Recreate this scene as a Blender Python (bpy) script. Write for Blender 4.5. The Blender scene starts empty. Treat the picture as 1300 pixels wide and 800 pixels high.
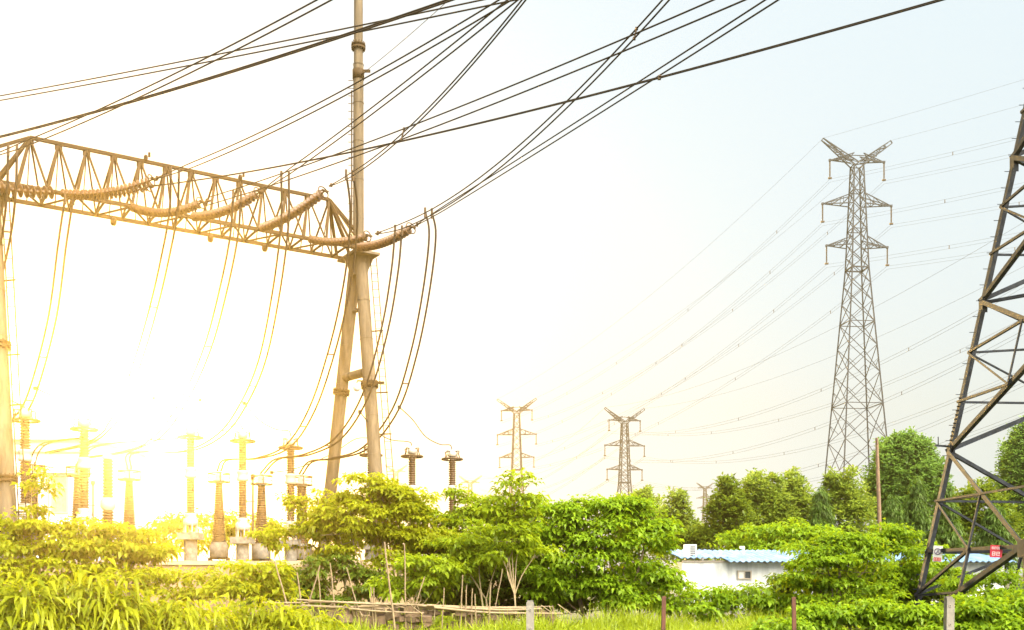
import bpy, math, random
import numpy as np
from mathutils import Vector, Matrix

SC = bpy.context.scene
COL = SC.collection
R = math.radians
EYE = 1.7
FPX = 1300.0                     # focal length in photo pixels (36 mm lens on a 36 mm sensor)
CX, HY = 650.0, 725.0            # principal column and horizon row of the photo

# ------------------------------------------------------------------ camera
cam = bpy.data.cameras.new("camera")
cam.lens = 36.0
cam.sensor_width = 36.0
cam.shift_y = (HY - 400.0) / 1300.0
cam.clip_start = 0.1
cam.clip_end = 6000.0
camo = bpy.data.objects.new("camera", cam)
COL.objects.link(camo)
camo.location = (0, 0, EYE)
camo.rotation_euler = (R(90), 0, 0)
SC.camera = camo

# ------------------------------------------------------------------ sky, sun, exposure
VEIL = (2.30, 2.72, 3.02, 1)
FILL_SKY = (62.0, 58.0, 50.0, 1)  # radiance of the added fill light in the sky
SUN_DIR = Vector(((190 - CX) / FPX, 1.0, (HY - 500) / FPX)).normalized()
SUN_EL = math.asin(SUN_DIR.z)
SUN_AZ = math.atan2(SUN_DIR.x, SUN_DIR.y)
world = bpy.data.worlds.new("World")
SC.world = world
world.use_nodes = True
wn = world.node_tree
bg = wn.nodes["Background"]
sky = wn.nodes.new("ShaderNodeTexSky")
sky.sky_type = 'NISHITA'
sky.sun_disc = False
sky.sun_elevation = SUN_EL
sky.sun_rotation = SUN_AZ
sky.altitude = 50
sky.air_density = 0.7
sky.dust_density = 2.0
sky.ozone_density = 1.0
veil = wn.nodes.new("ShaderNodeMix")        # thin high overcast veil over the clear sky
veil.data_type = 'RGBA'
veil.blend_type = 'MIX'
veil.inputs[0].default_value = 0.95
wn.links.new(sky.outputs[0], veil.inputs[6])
# added bright sky patch, out of view behind the camera, fills the near sides
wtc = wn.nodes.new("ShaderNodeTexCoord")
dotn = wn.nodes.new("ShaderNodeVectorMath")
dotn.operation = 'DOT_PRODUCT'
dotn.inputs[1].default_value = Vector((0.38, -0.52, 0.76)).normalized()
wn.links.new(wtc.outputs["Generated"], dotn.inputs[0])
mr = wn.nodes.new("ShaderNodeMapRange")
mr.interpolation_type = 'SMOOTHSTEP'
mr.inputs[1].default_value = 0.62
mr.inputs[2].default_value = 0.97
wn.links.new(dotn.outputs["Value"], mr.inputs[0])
bank = wn.nodes.new("ShaderNodeMix")  # blends the veil into the added fill patch
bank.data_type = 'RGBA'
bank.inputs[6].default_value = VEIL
bank.inputs[7].default_value = FILL_SKY
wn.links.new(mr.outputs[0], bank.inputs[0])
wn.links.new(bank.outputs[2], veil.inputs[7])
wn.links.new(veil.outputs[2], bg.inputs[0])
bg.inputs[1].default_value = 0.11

sun = bpy.data.lights.new("sun", 'SUN')
sun.energy = 3.3
sun.angle = R(0.5)
sun.color = (1.0, 0.70, 0.31)
suno = bpy.data.objects.new("sun", sun)
COL.objects.link(suno)
suno.rotation_euler = (-SUN_DIR).to_track_quat('-Z', 'Y').to_euler()
suno.location = (-40, 60, 60)

SC.view_settings.view_transform = 'Standard'
SC.view_settings.look = 'None'
SC.view_settings.gamma = 1.0
SC.view_settings.use_curve_mapping = False
SC.view_settings.exposure = 1.7
SC.cycles.max_bounces = 8
SC.cycles.diffuse_bounces = 3
SC.cycles.transmission_bounces = 4
SC.cycles.volume_bounces = 0
SC.cycles.use_denoising = True
try:
    SC.cycles.denoiser = 'OPENIMAGEDENOISE'
except Exception:
    pass

HAZE_DENSITY = 0.00095
HAZE_G = 0.942
HAZE_COLOR = (1.0, 0.74, 0.30, 1)


# ------------------------------------------------------------------ helpers
def P(px, py, d):
    """the point of the place that lies d metres ahead and shows at photo pixel px, py"""
    return Vector(((px - CX) / FPX * d, d, EYE + (HY - py) / FPX * d))


def G(px, d):
    """a point on the ground d metres ahead at photo column px"""
    return Vector(((px - CX) / FPX * d, d, 0.0))


def mat(name, color, rough=0.6, metal=0.0, var=0.0, scale=6.0, bump=0.0, spec=0.5, stretch=None):
    m = bpy.data.materials.new(name)
    m.use_nodes = True
    nt = m.node_tree
    b = nt.nodes["Principled BSDF"]
    b.inputs["Base Color"].default_value = (*color, 1)
    b.inputs["Roughness"].default_value = rough
    b.inputs["Metallic"].default_value = metal
    b.inputs["Specular IOR Level"].default_value = spec
    if var > 0:
        tc = nt.nodes.new("ShaderNodeTexCoord")
        nz = nt.nodes.new("ShaderNodeTexNoise")
        nz.inputs["Scale"].default_value = scale
        nz.inputs["Detail"].default_value = 6
        nz.inputs["Roughness"].default_value = 0.65
        rp = nt.nodes.new("ShaderNodeValToRGB")
        lo = [max(0, c * (1 - var)) for c in color]
        hi = [min(1, c * (1 + var * 0.7)) for c in color]
        rp.color_ramp.elements[0].position = 0.32
        rp.color_ramp.elements[0].color = (*lo, 1)
        rp.color_ramp.elements[1].position = 0.68
        rp.color_ramp.elements[1].color = (*hi, 1)
        if stretch:
            mp = nt.nodes.new("ShaderNodeMapping")
            mp.inputs["Scale"].default_value = stretch
            nt.links.new(tc.outputs["Object"], mp.inputs["Vector"])
            nt.links.new(mp.outputs["Vector"], nz.inputs["Vector"])
        else:
            nt.links.new(tc.outputs["Object"], nz.inputs["Vector"])
        nt.links.new(nz.outputs["Fac"], rp.inputs["Fac"])
        nt.links.new(rp.outputs["Color"], b.inputs["Base Color"])
        if bump > 0:
            bp = nt.nodes.new("ShaderNodeBump")
            bp.inputs["Strength"].default_value = bump
            bp.inputs["Distance"].default_value = 0.02
            nt.links.new(nz.outputs["Fac"], bp.inputs["Height"])
            nt.links.new(bp.outputs["Normal"], b.inputs["Normal"])
    return m


def leaf_mat(name, dark, light, trans, tmix=0.5):
    """leaf: diffuse + light coming through the blade, tone varies leaf by leaf"""
    m = bpy.data.materials.new(name)
    m.use_nodes = True
    nt = m.node_tree
    nt.nodes.remove(nt.nodes["Principled BSDF"])
    out = nt.nodes["Material Output"]
    geo = nt.nodes.new("ShaderNodeNewGeometry")
    rp = nt.nodes.new("ShaderNodeValToRGB")
    rp.color_ramp.elements[0].color = (*dark, 1)
    rp.color_ramp.elements[1].color = (*light, 1)
    rt = nt.nodes.new("ShaderNodeValToRGB")
    rt.color_ramp.elements[0].color = (*[c * 0.65 for c in trans], 1)
    rt.color_ramp.elements[1].color = (*trans, 1)
    tc = nt.nodes.new("ShaderNodeTexCoord")
    nz = nt.nodes.new("ShaderNodeTexNoise")
    nz.inputs["Scale"].default_value = 1.1
    nz.inputs["Detail"].default_value = 3
    nt.links.new(tc.outputs["Object"], nz.inputs["Vector"])
    sp = nt.nodes.new("ShaderNodeMapRange")
    sp.inputs[1].default_value = 0.32
    sp.inputs[2].default_value = 0.68
    nt.links.new(nz.outputs["Fac"], sp.inputs[0])
    fx = nt.nodes.new("ShaderNodeMix")
    fx.inputs[0].default_value = 0.45
    nt.links.new(geo.outputs["Random Per Island"], fx.inputs[2])
    nt.links.new(sp.outputs[0], fx.inputs[3])
    nt.links.new(fx.outputs[0], rp.inputs["Fac"])
    nt.links.new(fx.outputs[0], rt.inputs["Fac"])
    df = nt.nodes.new("ShaderNodeBsdfDiffuse")
    tr = nt.nodes.new("ShaderNodeBsdfTranslucent")
    gl = nt.nodes.new("ShaderNodeBsdfGlossy")
    gl.inputs["Roughness"].default_value = 0.42
    gl.inputs["Color"].default_value = (0.8, 0.9, 0.5, 1)
    mx = nt.nodes.new("ShaderNodeMixShader")
    mx.inputs[0].default_value = tmix
    mg = nt.nodes.new("ShaderNodeMixShader")
    mg.inputs[0].default_value = 0.03
    nt.links.new(rp.outputs["Color"], df.inputs["Color"])
    nt.links.new(rt.outputs["Color"], tr.inputs["Color"])
    nt.links.new(df.outputs[0], mx.inputs[1])
    nt.links.new(tr.outputs[0], mx.inputs[2])
    nt.links.new(mx.outputs[0], mg.inputs[1])
    nt.links.new(gl.outputs[0], mg.inputs[2])
    nt.links.new(mg.outputs[0], out.inputs["Surface"])
    return m


def tag(o, label=None, cat=None, group=None, kind=None):
    if label:
        o["label"] = label
    if cat:
        o["category"] = cat
    if group:
        o["group"] = group
    if kind:
        o["kind"] = kind
    return o


def thing(name, label, cat, loc, group=None):
    o = bpy.data.objects.new(name, None)
    o.empty_display_size = 0.3
    COL.objects.link(o)
    o.location = loc
    return tag(o, label, cat, group)


def root_loc(o):
    while o.parent:
        o = o.parent
    return Vector(o.location)


class MB:
    """collects shapes in world coordinates; build() links them as ONE mesh object"""

    def __init__(self):
        self.v, self.f, self.s = [], [], []

    def add(self, verts, faces, smooth=False):
        n = len(self.v)
        self.v.extend([tuple(x) for x in verts])
        self.f.extend([tuple(i + n for i in f) for f in faces])
        self.s.extend([smooth] * len(faces))

    def box(self, c, size, M=None):
        c = Vector(c)
        hx, hy, hz = size[0] / 2, size[1] / 2, size[2] / 2
        vs = []
        for sx, sy, sz in ((-1, -1, -1), (1, -1, -1), (1, 1, -1), (-1, 1, -1), (-1, -1, 1), (1, -1, 1), (1, 1, 1), (-1, 1, 1)):
            p = Vector((sx * hx, sy * hy, sz * hz))
            if M is not None:
                p = M @ p
            vs.append(c + p)
        self.add(vs, [(0, 3, 2, 1), (4, 5, 6, 7), (0, 1, 5, 4), (1, 2, 6, 5), (2, 3, 7, 6), (3, 0, 4, 7)])

    def bar(self, a, b, w, h=None, ref=Vector((0, 0, 1))):
        """rectangular bar from a to b"""
        a, b = Vector(a), Vector(b)
        h = h or w
        d = b - a
        if d.length < 1e-6:
            return
        d.normalize()
        if abs(d.dot(ref)) > 0.97:
            ref = Vector((0.3, 1, 0)).normalized()
        u = d.cross(ref).normalized()
        v = u.cross(d)
        vs = []
        for q in (a, b):
            for su, sv in ((-1, -1), (1, -1), (1, 1), (-1, 1)):
                vs.append(q + u * su * w / 2 + v * sv * h / 2)
        self.add(vs, [(0, 1, 2, 3), (7, 6, 5, 4), (0, 4, 5, 1), (1, 5, 6, 2), (2, 6, 7, 3), (3, 7, 4, 0)])

    def angle(self, a, b, w, t, u, v):
        """an L shaped steel angle from a to b; its two flanges run along u and v from the heel line"""
        a, b = Vector(a), Vector(b)
        prof = [(0, 0), (w, 0), (w, t), (t, t), (t, w), (0, w)]
        vs = [q + u * x + v * y for q in (a, b) for x, y in prof]
        fs = [(0, 1, 2, 3, 4, 5), (11, 10, 9, 8, 7, 6)]
        for i in range(6):
            j = (i + 1) % 6
            fs.append((i, i + 6, j + 6, j))
        self.add(vs, fs)

    def tube(self, pts, r, n=8, cap=True, smooth=True):
        pts = [Vector(p) for p in pts]
        rs = r if isinstance(r, (list, tuple)) else [r] * len(pts)
        t0 = (pts[1] - pts[0]).normalized()
        ref = Vector((0, 0, 1)) if abs(t0.z) < 0.9 else Vector((1, 0, 0))
        u = t0.cross(ref).normalized()
        vs, fs = [], []
        for i, p in enumerate(pts):
            t = (pts[min(i + 1, len(pts) - 1)] - pts[max(i - 1, 0)]).normalized()
            u = (u - t * u.dot(t))
            if u.length < 1e-5:
                u = t.orthogonal()
            u.normalize()
            w = t.cross(u)
            for k in range(n):
                a = 2 * math.pi * k / n
                vs.append(p + (u * math.cos(a) + w * math.sin(a)) * rs[i])
        for i in range(len(pts) - 1):
            for k in range(n):
                k2 = (k + 1) % n
                fs.append((i * n + k, i * n + k2, (i + 1) * n + k2, (i + 1) * n + k))
        self.add(vs, fs, smooth)
        if cap:
            m = (len(pts) - 1) * n
            self.add([vs[k] for k in range(n)], [tuple(reversed(range(n)))])
            self.add([vs[m + k] for k in range(n)], [tuple(range(n))])

    def lathe(self, a, axis, prof, n=16, smooth=True):
        """profile of (height along axis, radius) turned about the axis through a"""
        a, axis = Vector(a), Vector(axis).normalized()
        u = axis.orthogonal().normalized()
        w = axis.cross(u)
        vs, fs = [], []
        for h, r in prof:
            for k in range(n):
                t = 2 * math.pi * k / n
                vs.append(a + axis * h + (u * math.cos(t) + w * math.sin(t)) * max(r, 1e-4))
        for i in range(len(prof) - 1):
            for k in range(n):
                k2 = (k + 1) % n
                fs.append((i * n + k, i * n + k2, (i + 1) * n + k2, (i + 1) * n + k))
        self.add(vs, fs, smooth)
        m = (len(prof) - 1) * n
        self.add([vs[k] for k in range(n)], [tuple(reversed(range(n)))])
        self.add([vs[m + k] for k in range(n)], [tuple(range(n))])

    def ring(self, c, axis, R_, r, n=28, m=6):
        c, axis = Vector(c), Vector(axis).normalized()
        u = axis.orthogonal().normalized()
        w = axis.cross(u)
        vs, fs = [], []
        for i in range(n):
            t = 2 * math.pi * i / n
            e = u * math.cos(t) + w * math.sin(t)
            for k in range(m):
                p = 2 * math.pi * k / m
                vs.append(c + e * (R_ + r * math.cos(p)) + axis * r * math.sin(p))
        for i in range(n):
            for k in range(m):
                fs.append((i * m + k, ((i + 1) % n) * m + k, ((i + 1) % n) * m + (k + 1) % m, i * m + (k + 1) % m))
        self.add(vs, fs, True)

    def build(self, name, m, parent=None, origin=None):
        me = bpy.data.meshes.new(name)
        org = root_loc(parent) if parent is not None else (Vector(origin) if origin is not None else Vector((0, 0, 0)))
        me.from_pydata([(x - org.x, y - org.y, z - org.z) for x, y, z in self.v], [], self.f)
        me.polygons.foreach_set("use_smooth", self.s)
        me.materials.append(m)
        me.update()
        o = bpy.data.objects.new(name, me)
        COL.objects.link(o)
        if parent is not None:
            o.parent = parent
        else:
            o.location = org
        return o


def np_mesh(name, V, F, m, parent=None, origin=(0, 0, 0), smooth=False):
    """mesh object from numpy arrays (triangles)"""
    org = np.array(root_loc(parent) if parent is not None else origin)
    me = bpy.data.meshes.new(name)
    V = np.asarray(V, dtype=np.float32) - org.astype(np.float32)
    nf, k = F.shape
    me.vertices.add(len(V))
    me.vertices.foreach_set("co", V.ravel())
    me.loops.add(nf * k)
    me.loops.foreach_set("vertex_index", F.astype(np.int32).ravel())
    me.polygons.add(nf)
    me.polygons.foreach_set("loop_start", np.arange(0, nf * k, k, dtype=np.int32))
    me.polygons.foreach_set("loop_total", np.full(nf, k, dtype=np.int32))
    if smooth:
        me.polygons.foreach_set("use_smooth", np.ones(nf, dtype=bool))
    me.materials.append(m)
    me.update(calc_edges=True)
    o = bpy.data.objects.new(name, me)
    COL.objects.link(o)
    if parent is not None:
        o.parent = parent
    else:
        o.location = org
    return o


def bezier_pts(way, n=24):
    """smooth curve (Catmull-Rom) through waypoints"""
    w = [Vector(p) for p in way]
    w = [w[0] * 2 - w[1]] + w + [w[-1] * 2 - w[-2]]
    out = []
    seg = len(w) - 3
    k = max(2, n // seg)
    for i in range(seg):
        p0, p1, p2, p3 = w[i:i + 4]
        for j in range(k):
            t = j / k
            out.append(0.5 * ((2 * p1) + (p2 - p0) * t + (2 * p0 - 5 * p1 + 4 * p2 - p3) * t * t + (3 * p1 - p0 - 3 * p2 + p3) * t ** 3))
    out.append(w[-2])
    return out


# ------------------------------------------------------------------ materials
M = {}
M['ground'] = mat('soil_and_weeds', (0.045, 0.05, 0.018), 0.95, var=0.5, scale=0.6, bump=0.6)
M['galv'] = mat('painted_steel_tube', (0.13, 0.10, 0.065), 0.7, 0.0, var=0.45, scale=1.3, stretch=(3, 3, 0.35), spec=0.08)
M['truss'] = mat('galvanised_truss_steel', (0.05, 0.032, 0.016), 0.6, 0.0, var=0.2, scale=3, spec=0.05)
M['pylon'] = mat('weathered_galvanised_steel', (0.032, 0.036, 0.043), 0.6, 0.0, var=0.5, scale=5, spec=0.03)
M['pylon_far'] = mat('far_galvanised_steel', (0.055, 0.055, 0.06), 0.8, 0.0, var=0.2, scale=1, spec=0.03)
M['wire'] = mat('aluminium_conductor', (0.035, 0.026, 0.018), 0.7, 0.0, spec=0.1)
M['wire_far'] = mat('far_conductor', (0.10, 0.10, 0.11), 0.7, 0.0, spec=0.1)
M['fitting'] = mat('fitting_steel', (0.07, 0.045, 0.025), 0.6, 0.0, spec=0.15)
M['porcelain'] = mat('brown_porcelain', (0.080, 0.046, 0.022), 0.35, 0.0, var=0.15, scale=4, spec=0.25)
M['disc'] = mat('glazed_insulator_disc', (0.10, 0.052, 0.022), 0.3, 0.0, var=0.1, spec=0.3)
M['alu'] = mat('cast_aluminium', (0.42, 0.38, 0.32), 0.5, 0.0, spec=0.3)
M['concrete'] = mat('concrete', (0.17, 0.155, 0.13), 0.85, var=0.45, scale=5, bump=0.4)
M['wall'] = mat('rendered_wall', (0.26, 0.185, 0.10), 0.85, var=0.18, scale=0.9)
M['wallcap'] = mat('wall_capping', (0.34, 0.25, 0.16), 0.85, var=0.25, scale=2)
M['white'] = mat('white_render', (0.50, 0.52, 0.53), 0.85, var=0.32, scale=1.6, bump=0.2, stretch=(1.6, 1.6, 0.25))
M['build'] = mat('pale_building_render', (0.75, 0.73, 0.68), 0.8, var=0.05, scale=0.4)
M['band'] = mat('green_painted_band', (0.42, 0.50, 0.40), 0.8, var=0.1)
M['blue'] = mat('blue_sheet_roof', (0.17, 0.28, 0.44), 0.6, 0.0, var=0.5, scale=1.6, spec=0.2, stretch=(1.5, 0.3, 0.3))
M['dark'] = mat('dark_glass', (0.05, 0.055, 0.06), 0.15)
M['frame'] = mat('window_frame', (0.35, 0.30, 0.25), 0.6)
M['curtain'] = mat('drawn_curtain', (0.38, 0.30, 0.18), 0.9, var=0.3, scale=5)
M['bark'] = mat('bark', (0.16, 0.12, 0.075), 0.9, var=0.35, scale=8, bump=0.5)
M['twig'] = mat('pale_bark', (0.34, 0.26, 0.15), 0.9, var=0.3, scale=8)
M['wood'] = mat('weathered_pole', (0.16, 0.10, 0.06), 0.85, var=0.3, scale=5, bump=0.4)
M['bamboo'] = mat('dry_bamboo', (0.20, 0.145, 0.08), 0.7, var=0.3, scale=9)
M['stone'] = mat('dry_rubble', (0.13, 0.085, 0.05), 0.95, var=0.45, scale=6, bump=0.8)
M['rust'] = mat('rusty_post', (0.085, 0.032, 0.018), 0.9, 0.0, var=0.4, scale=9)
M['plastic'] = mat('white_plastic', (0.55, 0.55, 0.53), 0.5)
M['grille'] = mat('dark_grille', (0.06, 0.06, 0.065), 0.6)
M['red'] = mat('red_sign_face', (0.55, 0.03, 0.06), 0.45, var=0.15, scale=12)
M['signred'] = mat('red_text_panel', (0.42, 0.06, 0.045), 0.5)
M['signgrey'] = mat('faded_symbol', (0.16, 0.13, 0.20), 0.5)
M['letters'] = mat('white_lettering', (0.80, 0.72, 0.74), 0.5)

M['leaf_broad'] = leaf_mat('broad_leaf', (0.05, 0.10, 0.005), (0.20, 0.31, 0.010), (0.42, 0.58, 0.012), 0.42)
M['leaf_glow_tint'] = leaf_mat('glow_tinted_leaf', (0.08, 0.108, 0.004), (0.29, 0.312, 0.008), (0.56, 0.58, 0.010), 0.46)  # green leaves, with the golden glow of the light put into their colour
M['leaf_half_glow'] = leaf_mat('half_glow_leaf', (0.06, 0.10, 0.005), (0.24, 0.315, 0.009), (0.48, 0.58, 0.011), 0.44)  # weaker glow yellow in the leaf colour, where the golden light fades out
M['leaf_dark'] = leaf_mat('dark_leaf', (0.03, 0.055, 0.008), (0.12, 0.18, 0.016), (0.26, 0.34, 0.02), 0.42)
M['leaf_pale'] = leaf_mat('pale_leaf', (0.05, 0.085, 0.014), (0.20, 0.28, 0.035), (0.40, 0.50, 0.05), 0.42)
M['leaf_poplar'] = leaf_mat('poplar_leaf', (0.035, 0.075, 0.02), (0.15, 0.25, 0.055), (0.28, 0.46, 0.07), 0.42)
M['needle'] = leaf_mat('needle_spray', (0.03, 0.065, 0.014), (0.08, 0.14, 0.02), (0.16, 0.26, 0.02), 0.4)
M['grass'] = leaf_mat('grass_blade', (0.17, 0.24, 0.010), (0.34, 0.40, 0.02), (0.60, 0.66, 0.02), 0.55)

# ------------------------------------------------------------------ haze and ground
hb = MB()
hb.box((0, 195, 36), (1300, 490, 74))
hm = bpy.data.materials.new("haze_air")
hm.use_nodes = True
hnt = hm.node_tree
hnt.nodes.remove(hnt.nodes["Principled BSDF"])
pv = hnt.nodes.new("ShaderNodeVolumePrincipled")
pv.inputs["Color"].default_value = HAZE_COLOR
pv.inputs["Density"].default_value = HAZE_DENSITY
pv.inputs["Anisotropy"].default_value = HAZE_G
hnt.links.new(pv.outputs[0], hnt.nodes["Material Output"].inputs["Volume"])
haze = hb.build("haze", hm)
tag(haze, "pale golden haze in the air around the low sun", "haze", kind="stuff")

rng = np.random.default_rng(7)
random.seed(11)
nx, ny = 120, 120
gx = np.linspace(-640, 640, nx)
gx = np.sign(gx) * (np.abs(gx) / 640) ** 2.2 * 640
gy = -45 + (np.linspace(0, 1, ny) ** 2.2) * 480
GX, GY = np.meshgrid(gx, gy)
GZ = 0.06 * np.sin(GX * 0.7) * np.cos(GY * 0.5) - 0.06
GV = np.stack([GX.ravel(), GY.ravel(), GZ.ravel()], 1)
ii = np.arange((ny - 1) * nx).reshape(ny - 1, nx)[:, :-1].ravel()
GF = np.stack([ii, ii + 1, ii + nx + 1, ii + nx], 1)
gnd = np_mesh("ground", GV, GF, M['ground'], smooth=True)
tag(gnd, "weedy soil ground of the field in front of the substation", "ground", kind="structure")


# ------------------------------------------------------------------ leaves
def unit(a):
    return a / np.maximum(np.linalg.norm(a, axis=1, keepdims=True), 1e-9)


def leaf_arrays(Pb, D, L, W, droop, fold=0.25):
    """folded, drooping leaf blades: 5 vertices and 4 triangles each"""
    n = len(Pb)
    up = np.tile(np.array([[0, 0, 1.0]]), (n, 1)) + rng.normal(0, 0.25, (n, 3))
    S = unit(np.cross(D, up))
    N = unit(np.cross(S, D))
    L = L[:, None]
    W = W[:, None]
    dz = np.zeros((n, 3))
    dz[:, 2] = -1
    b = Pb
    mid = Pb + D * L * 0.48
    lf = Pb + D * L * 0.42 + S * W * 0.5 + N * W * fold
    rt = Pb + D * L * 0.42 - S * W * 0.5 + N * W * fold
    tip = Pb + D * L + dz * L * droop[:, None]
    V = np.stack([b, lf, rt, tip, mid], 1).reshape(-1, 3)
    o = np.arange(n)[:, None] * 5
    F = np.concatenate([o + np.array([[0, 4, 1]]), o + np.array([[0, 2, 4]]), o + np.array([[1, 4, 3]]), o + np.array([[4, 2, 3]])], 0)
    return V, F


def lobes(dirs, k=7, amp=0.3):
    """uneven outline: random bumps and dents over directions"""
    c = unit(rng.normal(size=(k, 3)))
    a = rng.uniform(-amp, amp, k)
    s = rng.uniform(3, 8, k)
    v = np.ones(len(dirs))
    for i in range(k):
        v += a[i] * np.exp(s[i] * (dirs @ c[i] - 1))
    return v


def cluster_points(c, r, n, shell=0.5, amp=0.3):
    d = unit(rng.normal(size=(n, 3)))
    d[:, 2] = np.where(d[:, 2] < -0.5, -d[:, 2], d[:, 2])
    rad = rng.uniform(shell ** 3, 1.0, n) ** (1 / 3) * lobes(d, amp=amp)
    return np.array(c) + d * rad[:, None] * np.array(r), d


def crown(ells, style, dens=1.0, leaf=0.2, amp=0.3):
    """leaf sprays on every lobe of a crown; style: broad, narrow, spray, needle"""
    Ps, Ds, Ls, Ws, Dr = [], [], [], [], []
    for c, r in ells:
        area = (r[0] * r[1] + r[0] * r[2] + r[1] * r[2]) / 3 * 12.5
        if style == 'broad':
            n = max(6, int(area * 11.5 * dens * (0.2 / leaf) ** 2))
            # boughs: drooping plates of leaf whorls with open gaps below each
            nb = max(4, int(area * 1.5))
            bc, bd = cluster_points(c, r, nb, 0.40, amp + 0.1)
            idx = rng.integers(0, nb, n)
            rb = 0.42 * (r[0] + r[2]) * 0.5 * rng.uniform(0.7, 1.25, nb) + 0.08
            ang = rng.uniform(0, 2 * np.pi, n)
            q = np.sqrt(rng.uniform(0, 1, n)) * rb[idx]
            off3 = np.stack([np.cos(ang) * q, np.sin(ang) * q, -0.42 * q + rng.normal(0, 0.035, n)], 1)
            cp = bc[idx] + off3 + np.array([0, 0, 0.22 * r[2]])
            out = off3.copy()
            out[:, 2] = 0
            cd = unit(bd[idx] * 0.6 + unit(out + 1e-6) * 0.8)
            k = 10
        elif style == 'narrow':
            n = max(6, int(area * 14 * dens))
            cp, cd = cluster_points(c, r, n, 0.3, amp)
            k = 12
        elif style == 'spray':
            n = max(10, int(area * 5.0 * dens * (0.3 / leaf) ** 2))
            cp, cd = cluster_points(c, r, n, 0.5, amp + 0.15)
            k = 9
        else:
            n = max(8, int(area * 6 * dens * (0.3 / leaf) ** 2))
            cp, cd = cluster_points(c, r, n, 0.3, amp)
            k = 7
        az = rng.uniform(0, 2 * np.pi, (n, 1)) + np.arange(k)[None, :] * (2 * np.pi / k) * 1.618 + rng.normal(0, 0.25, (n, k))
        if style == 'broad':
            pitch = rng.normal(-0.22, 0.26, (n, k))
            off = rng.uniform(0.05, 0.30, (n, k)) * (leaf / 0.2)
            ll = leaf * rng.uniform(0.6, 1.25, (n, k)) * rng.uniform(0.8, 1.15, (n, 1))
            ww = ll * rng.uniform(0.52, 0.8, (n, k))
            dr = rng.uniform(0.15, 0.6, (n, k))
        elif style == 'narrow':
            pitch = rng.normal(-0.25, 0.5, (n, k))
            off = rng.uniform(0.02, 0.22, (n, k))
            ll = leaf * rng.uniform(0.7, 1.3, (n, k))
            ww = ll * rng.uniform(0.17, 0.27, (n, k))
            dr = rng.uniform(0.3, 1.0, (n, k))
        elif style == 'spray':
            pitch = rng.normal(0.25, 0.5, (n, k))
            off = rng.uniform(0.0, 0.9, (n, k)) * leaf * 1.6
            ll = leaf * rng.uniform(0.6, 1.3, (n, k))
            ww = ll * rng.uniform(0.5, 0.8, (n, k))
            dr = rng.uniform(-0.05, 0.3, (n, k))
        else:
            pitch = rng.normal(-0.5, 0.35, (n, k))
            off = rng.uniform(0.0, 0.5, (n, k)) * leaf
            ll = leaf * rng.uniform(0.7, 1.5, (n, k))
            ww = ll * rng.uniform(0.16, 0.3, (n, k))
            dr = rng.uniform(0.2, 0.7, (n, k))
        D = np.stack([np.cos(az) * np.cos(pitch), np.sin(az) * np.cos(pitch), np.sin(pitch)], -1)
        D = D + cd[:, None, :] * (0.45 if style != 'needle' else 0.6)
        if style == 'needle':
            D[..., 2] -= 0.25
        D = D / np.linalg.norm(D, axis=-1, keepdims=True)
        base = cp[:, None, :] + D * off[..., None]
        if style in ('narrow', 'needle'):
            base = base + np.array([0, 0, -1.0]) * rng.uniform(0, 0.30, (n, k))[..., None] * (1 if style == 'narrow' else leaf)
        Ps.append(base.reshape(-1, 3))
        Ds.append(D.reshape(-1, 3))
        Ls.append(ll.ravel())
        Ws.append(ww.ravel())
        Dr.append(dr.ravel())
    return leaf_arrays(np.concatenate(Ps), np.concatenate(Ds), np.concatenate(Ls), np.concatenate(Ws), np.concatenate(Dr))


def limbs(mb, base, ells, r0, lean=0.15, twigs=3):
    r0 = r0 * 0.6
    """tapered trunk(s) with limbs out to every crown lobe"""
    base = Vector(base)
    cs = [Vector(c) for c, r in ells]
    zc = min(c.z - r[2] * 0.6 for c, (cc, r) in zip(cs, ells))
    mean = sum(cs, Vector()) / len(cs)
    fork = Vector((base.x + (mean.x - base.x) * 0.3, base.y + (mean.y - base.y) * 0.3, max(0.35, base.z + (zc - base.z) * 0.6)))
    j = lambda s: Vector((random.gauss(0, s), random.gauss(0, s), random.gauss(0, s * 0.4)))
    mb.tube(bezier_pts([base - Vector((0, 0, 0.1)), base.lerp(fork, 0.5) + j(r0), fork], 8), [r0 * (1 - 0.25 * i / 8) for i in range(9)], 7)
    for c, (cc, r) in zip(cs, ells):
        m1 = fork.lerp(c, 0.5) + j(0.12 * r[0]) + Vector((0, 0, 0.05 * r[2]))
        top = c + Vector((0, 0, r[2] * 0.7))
        pts = bezier_pts([fork, m1, c, top], 12)
        nn = len(pts)
        mb.tube(pts, [r0 * 0.62 * (1 - 0.85 * i / (nn - 1)) for i in range(nn)], 6)
        for _ in range(twigs):
            a = c + Vector((random.uniform(-0.2, 0.2) * r[0], random.uniform(-.2, .2) * r[1], random.uniform(-0.5, 0.4) * r[2]))
            dd = Vector((random.gauss(0, 1), random.gauss(0, 1), random.uniform(0.1, 0.8))).normalized()
            b = c + Vector((dd.x * r[0], dd.y * r[1], dd.z * r[2])) * 0.85
            mb.tube([a, a.lerp(b, 0.5) + j(0.05), b], [r0 * 0.25, r0 * 0.17, r0 * 0.07], 5)


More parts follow.
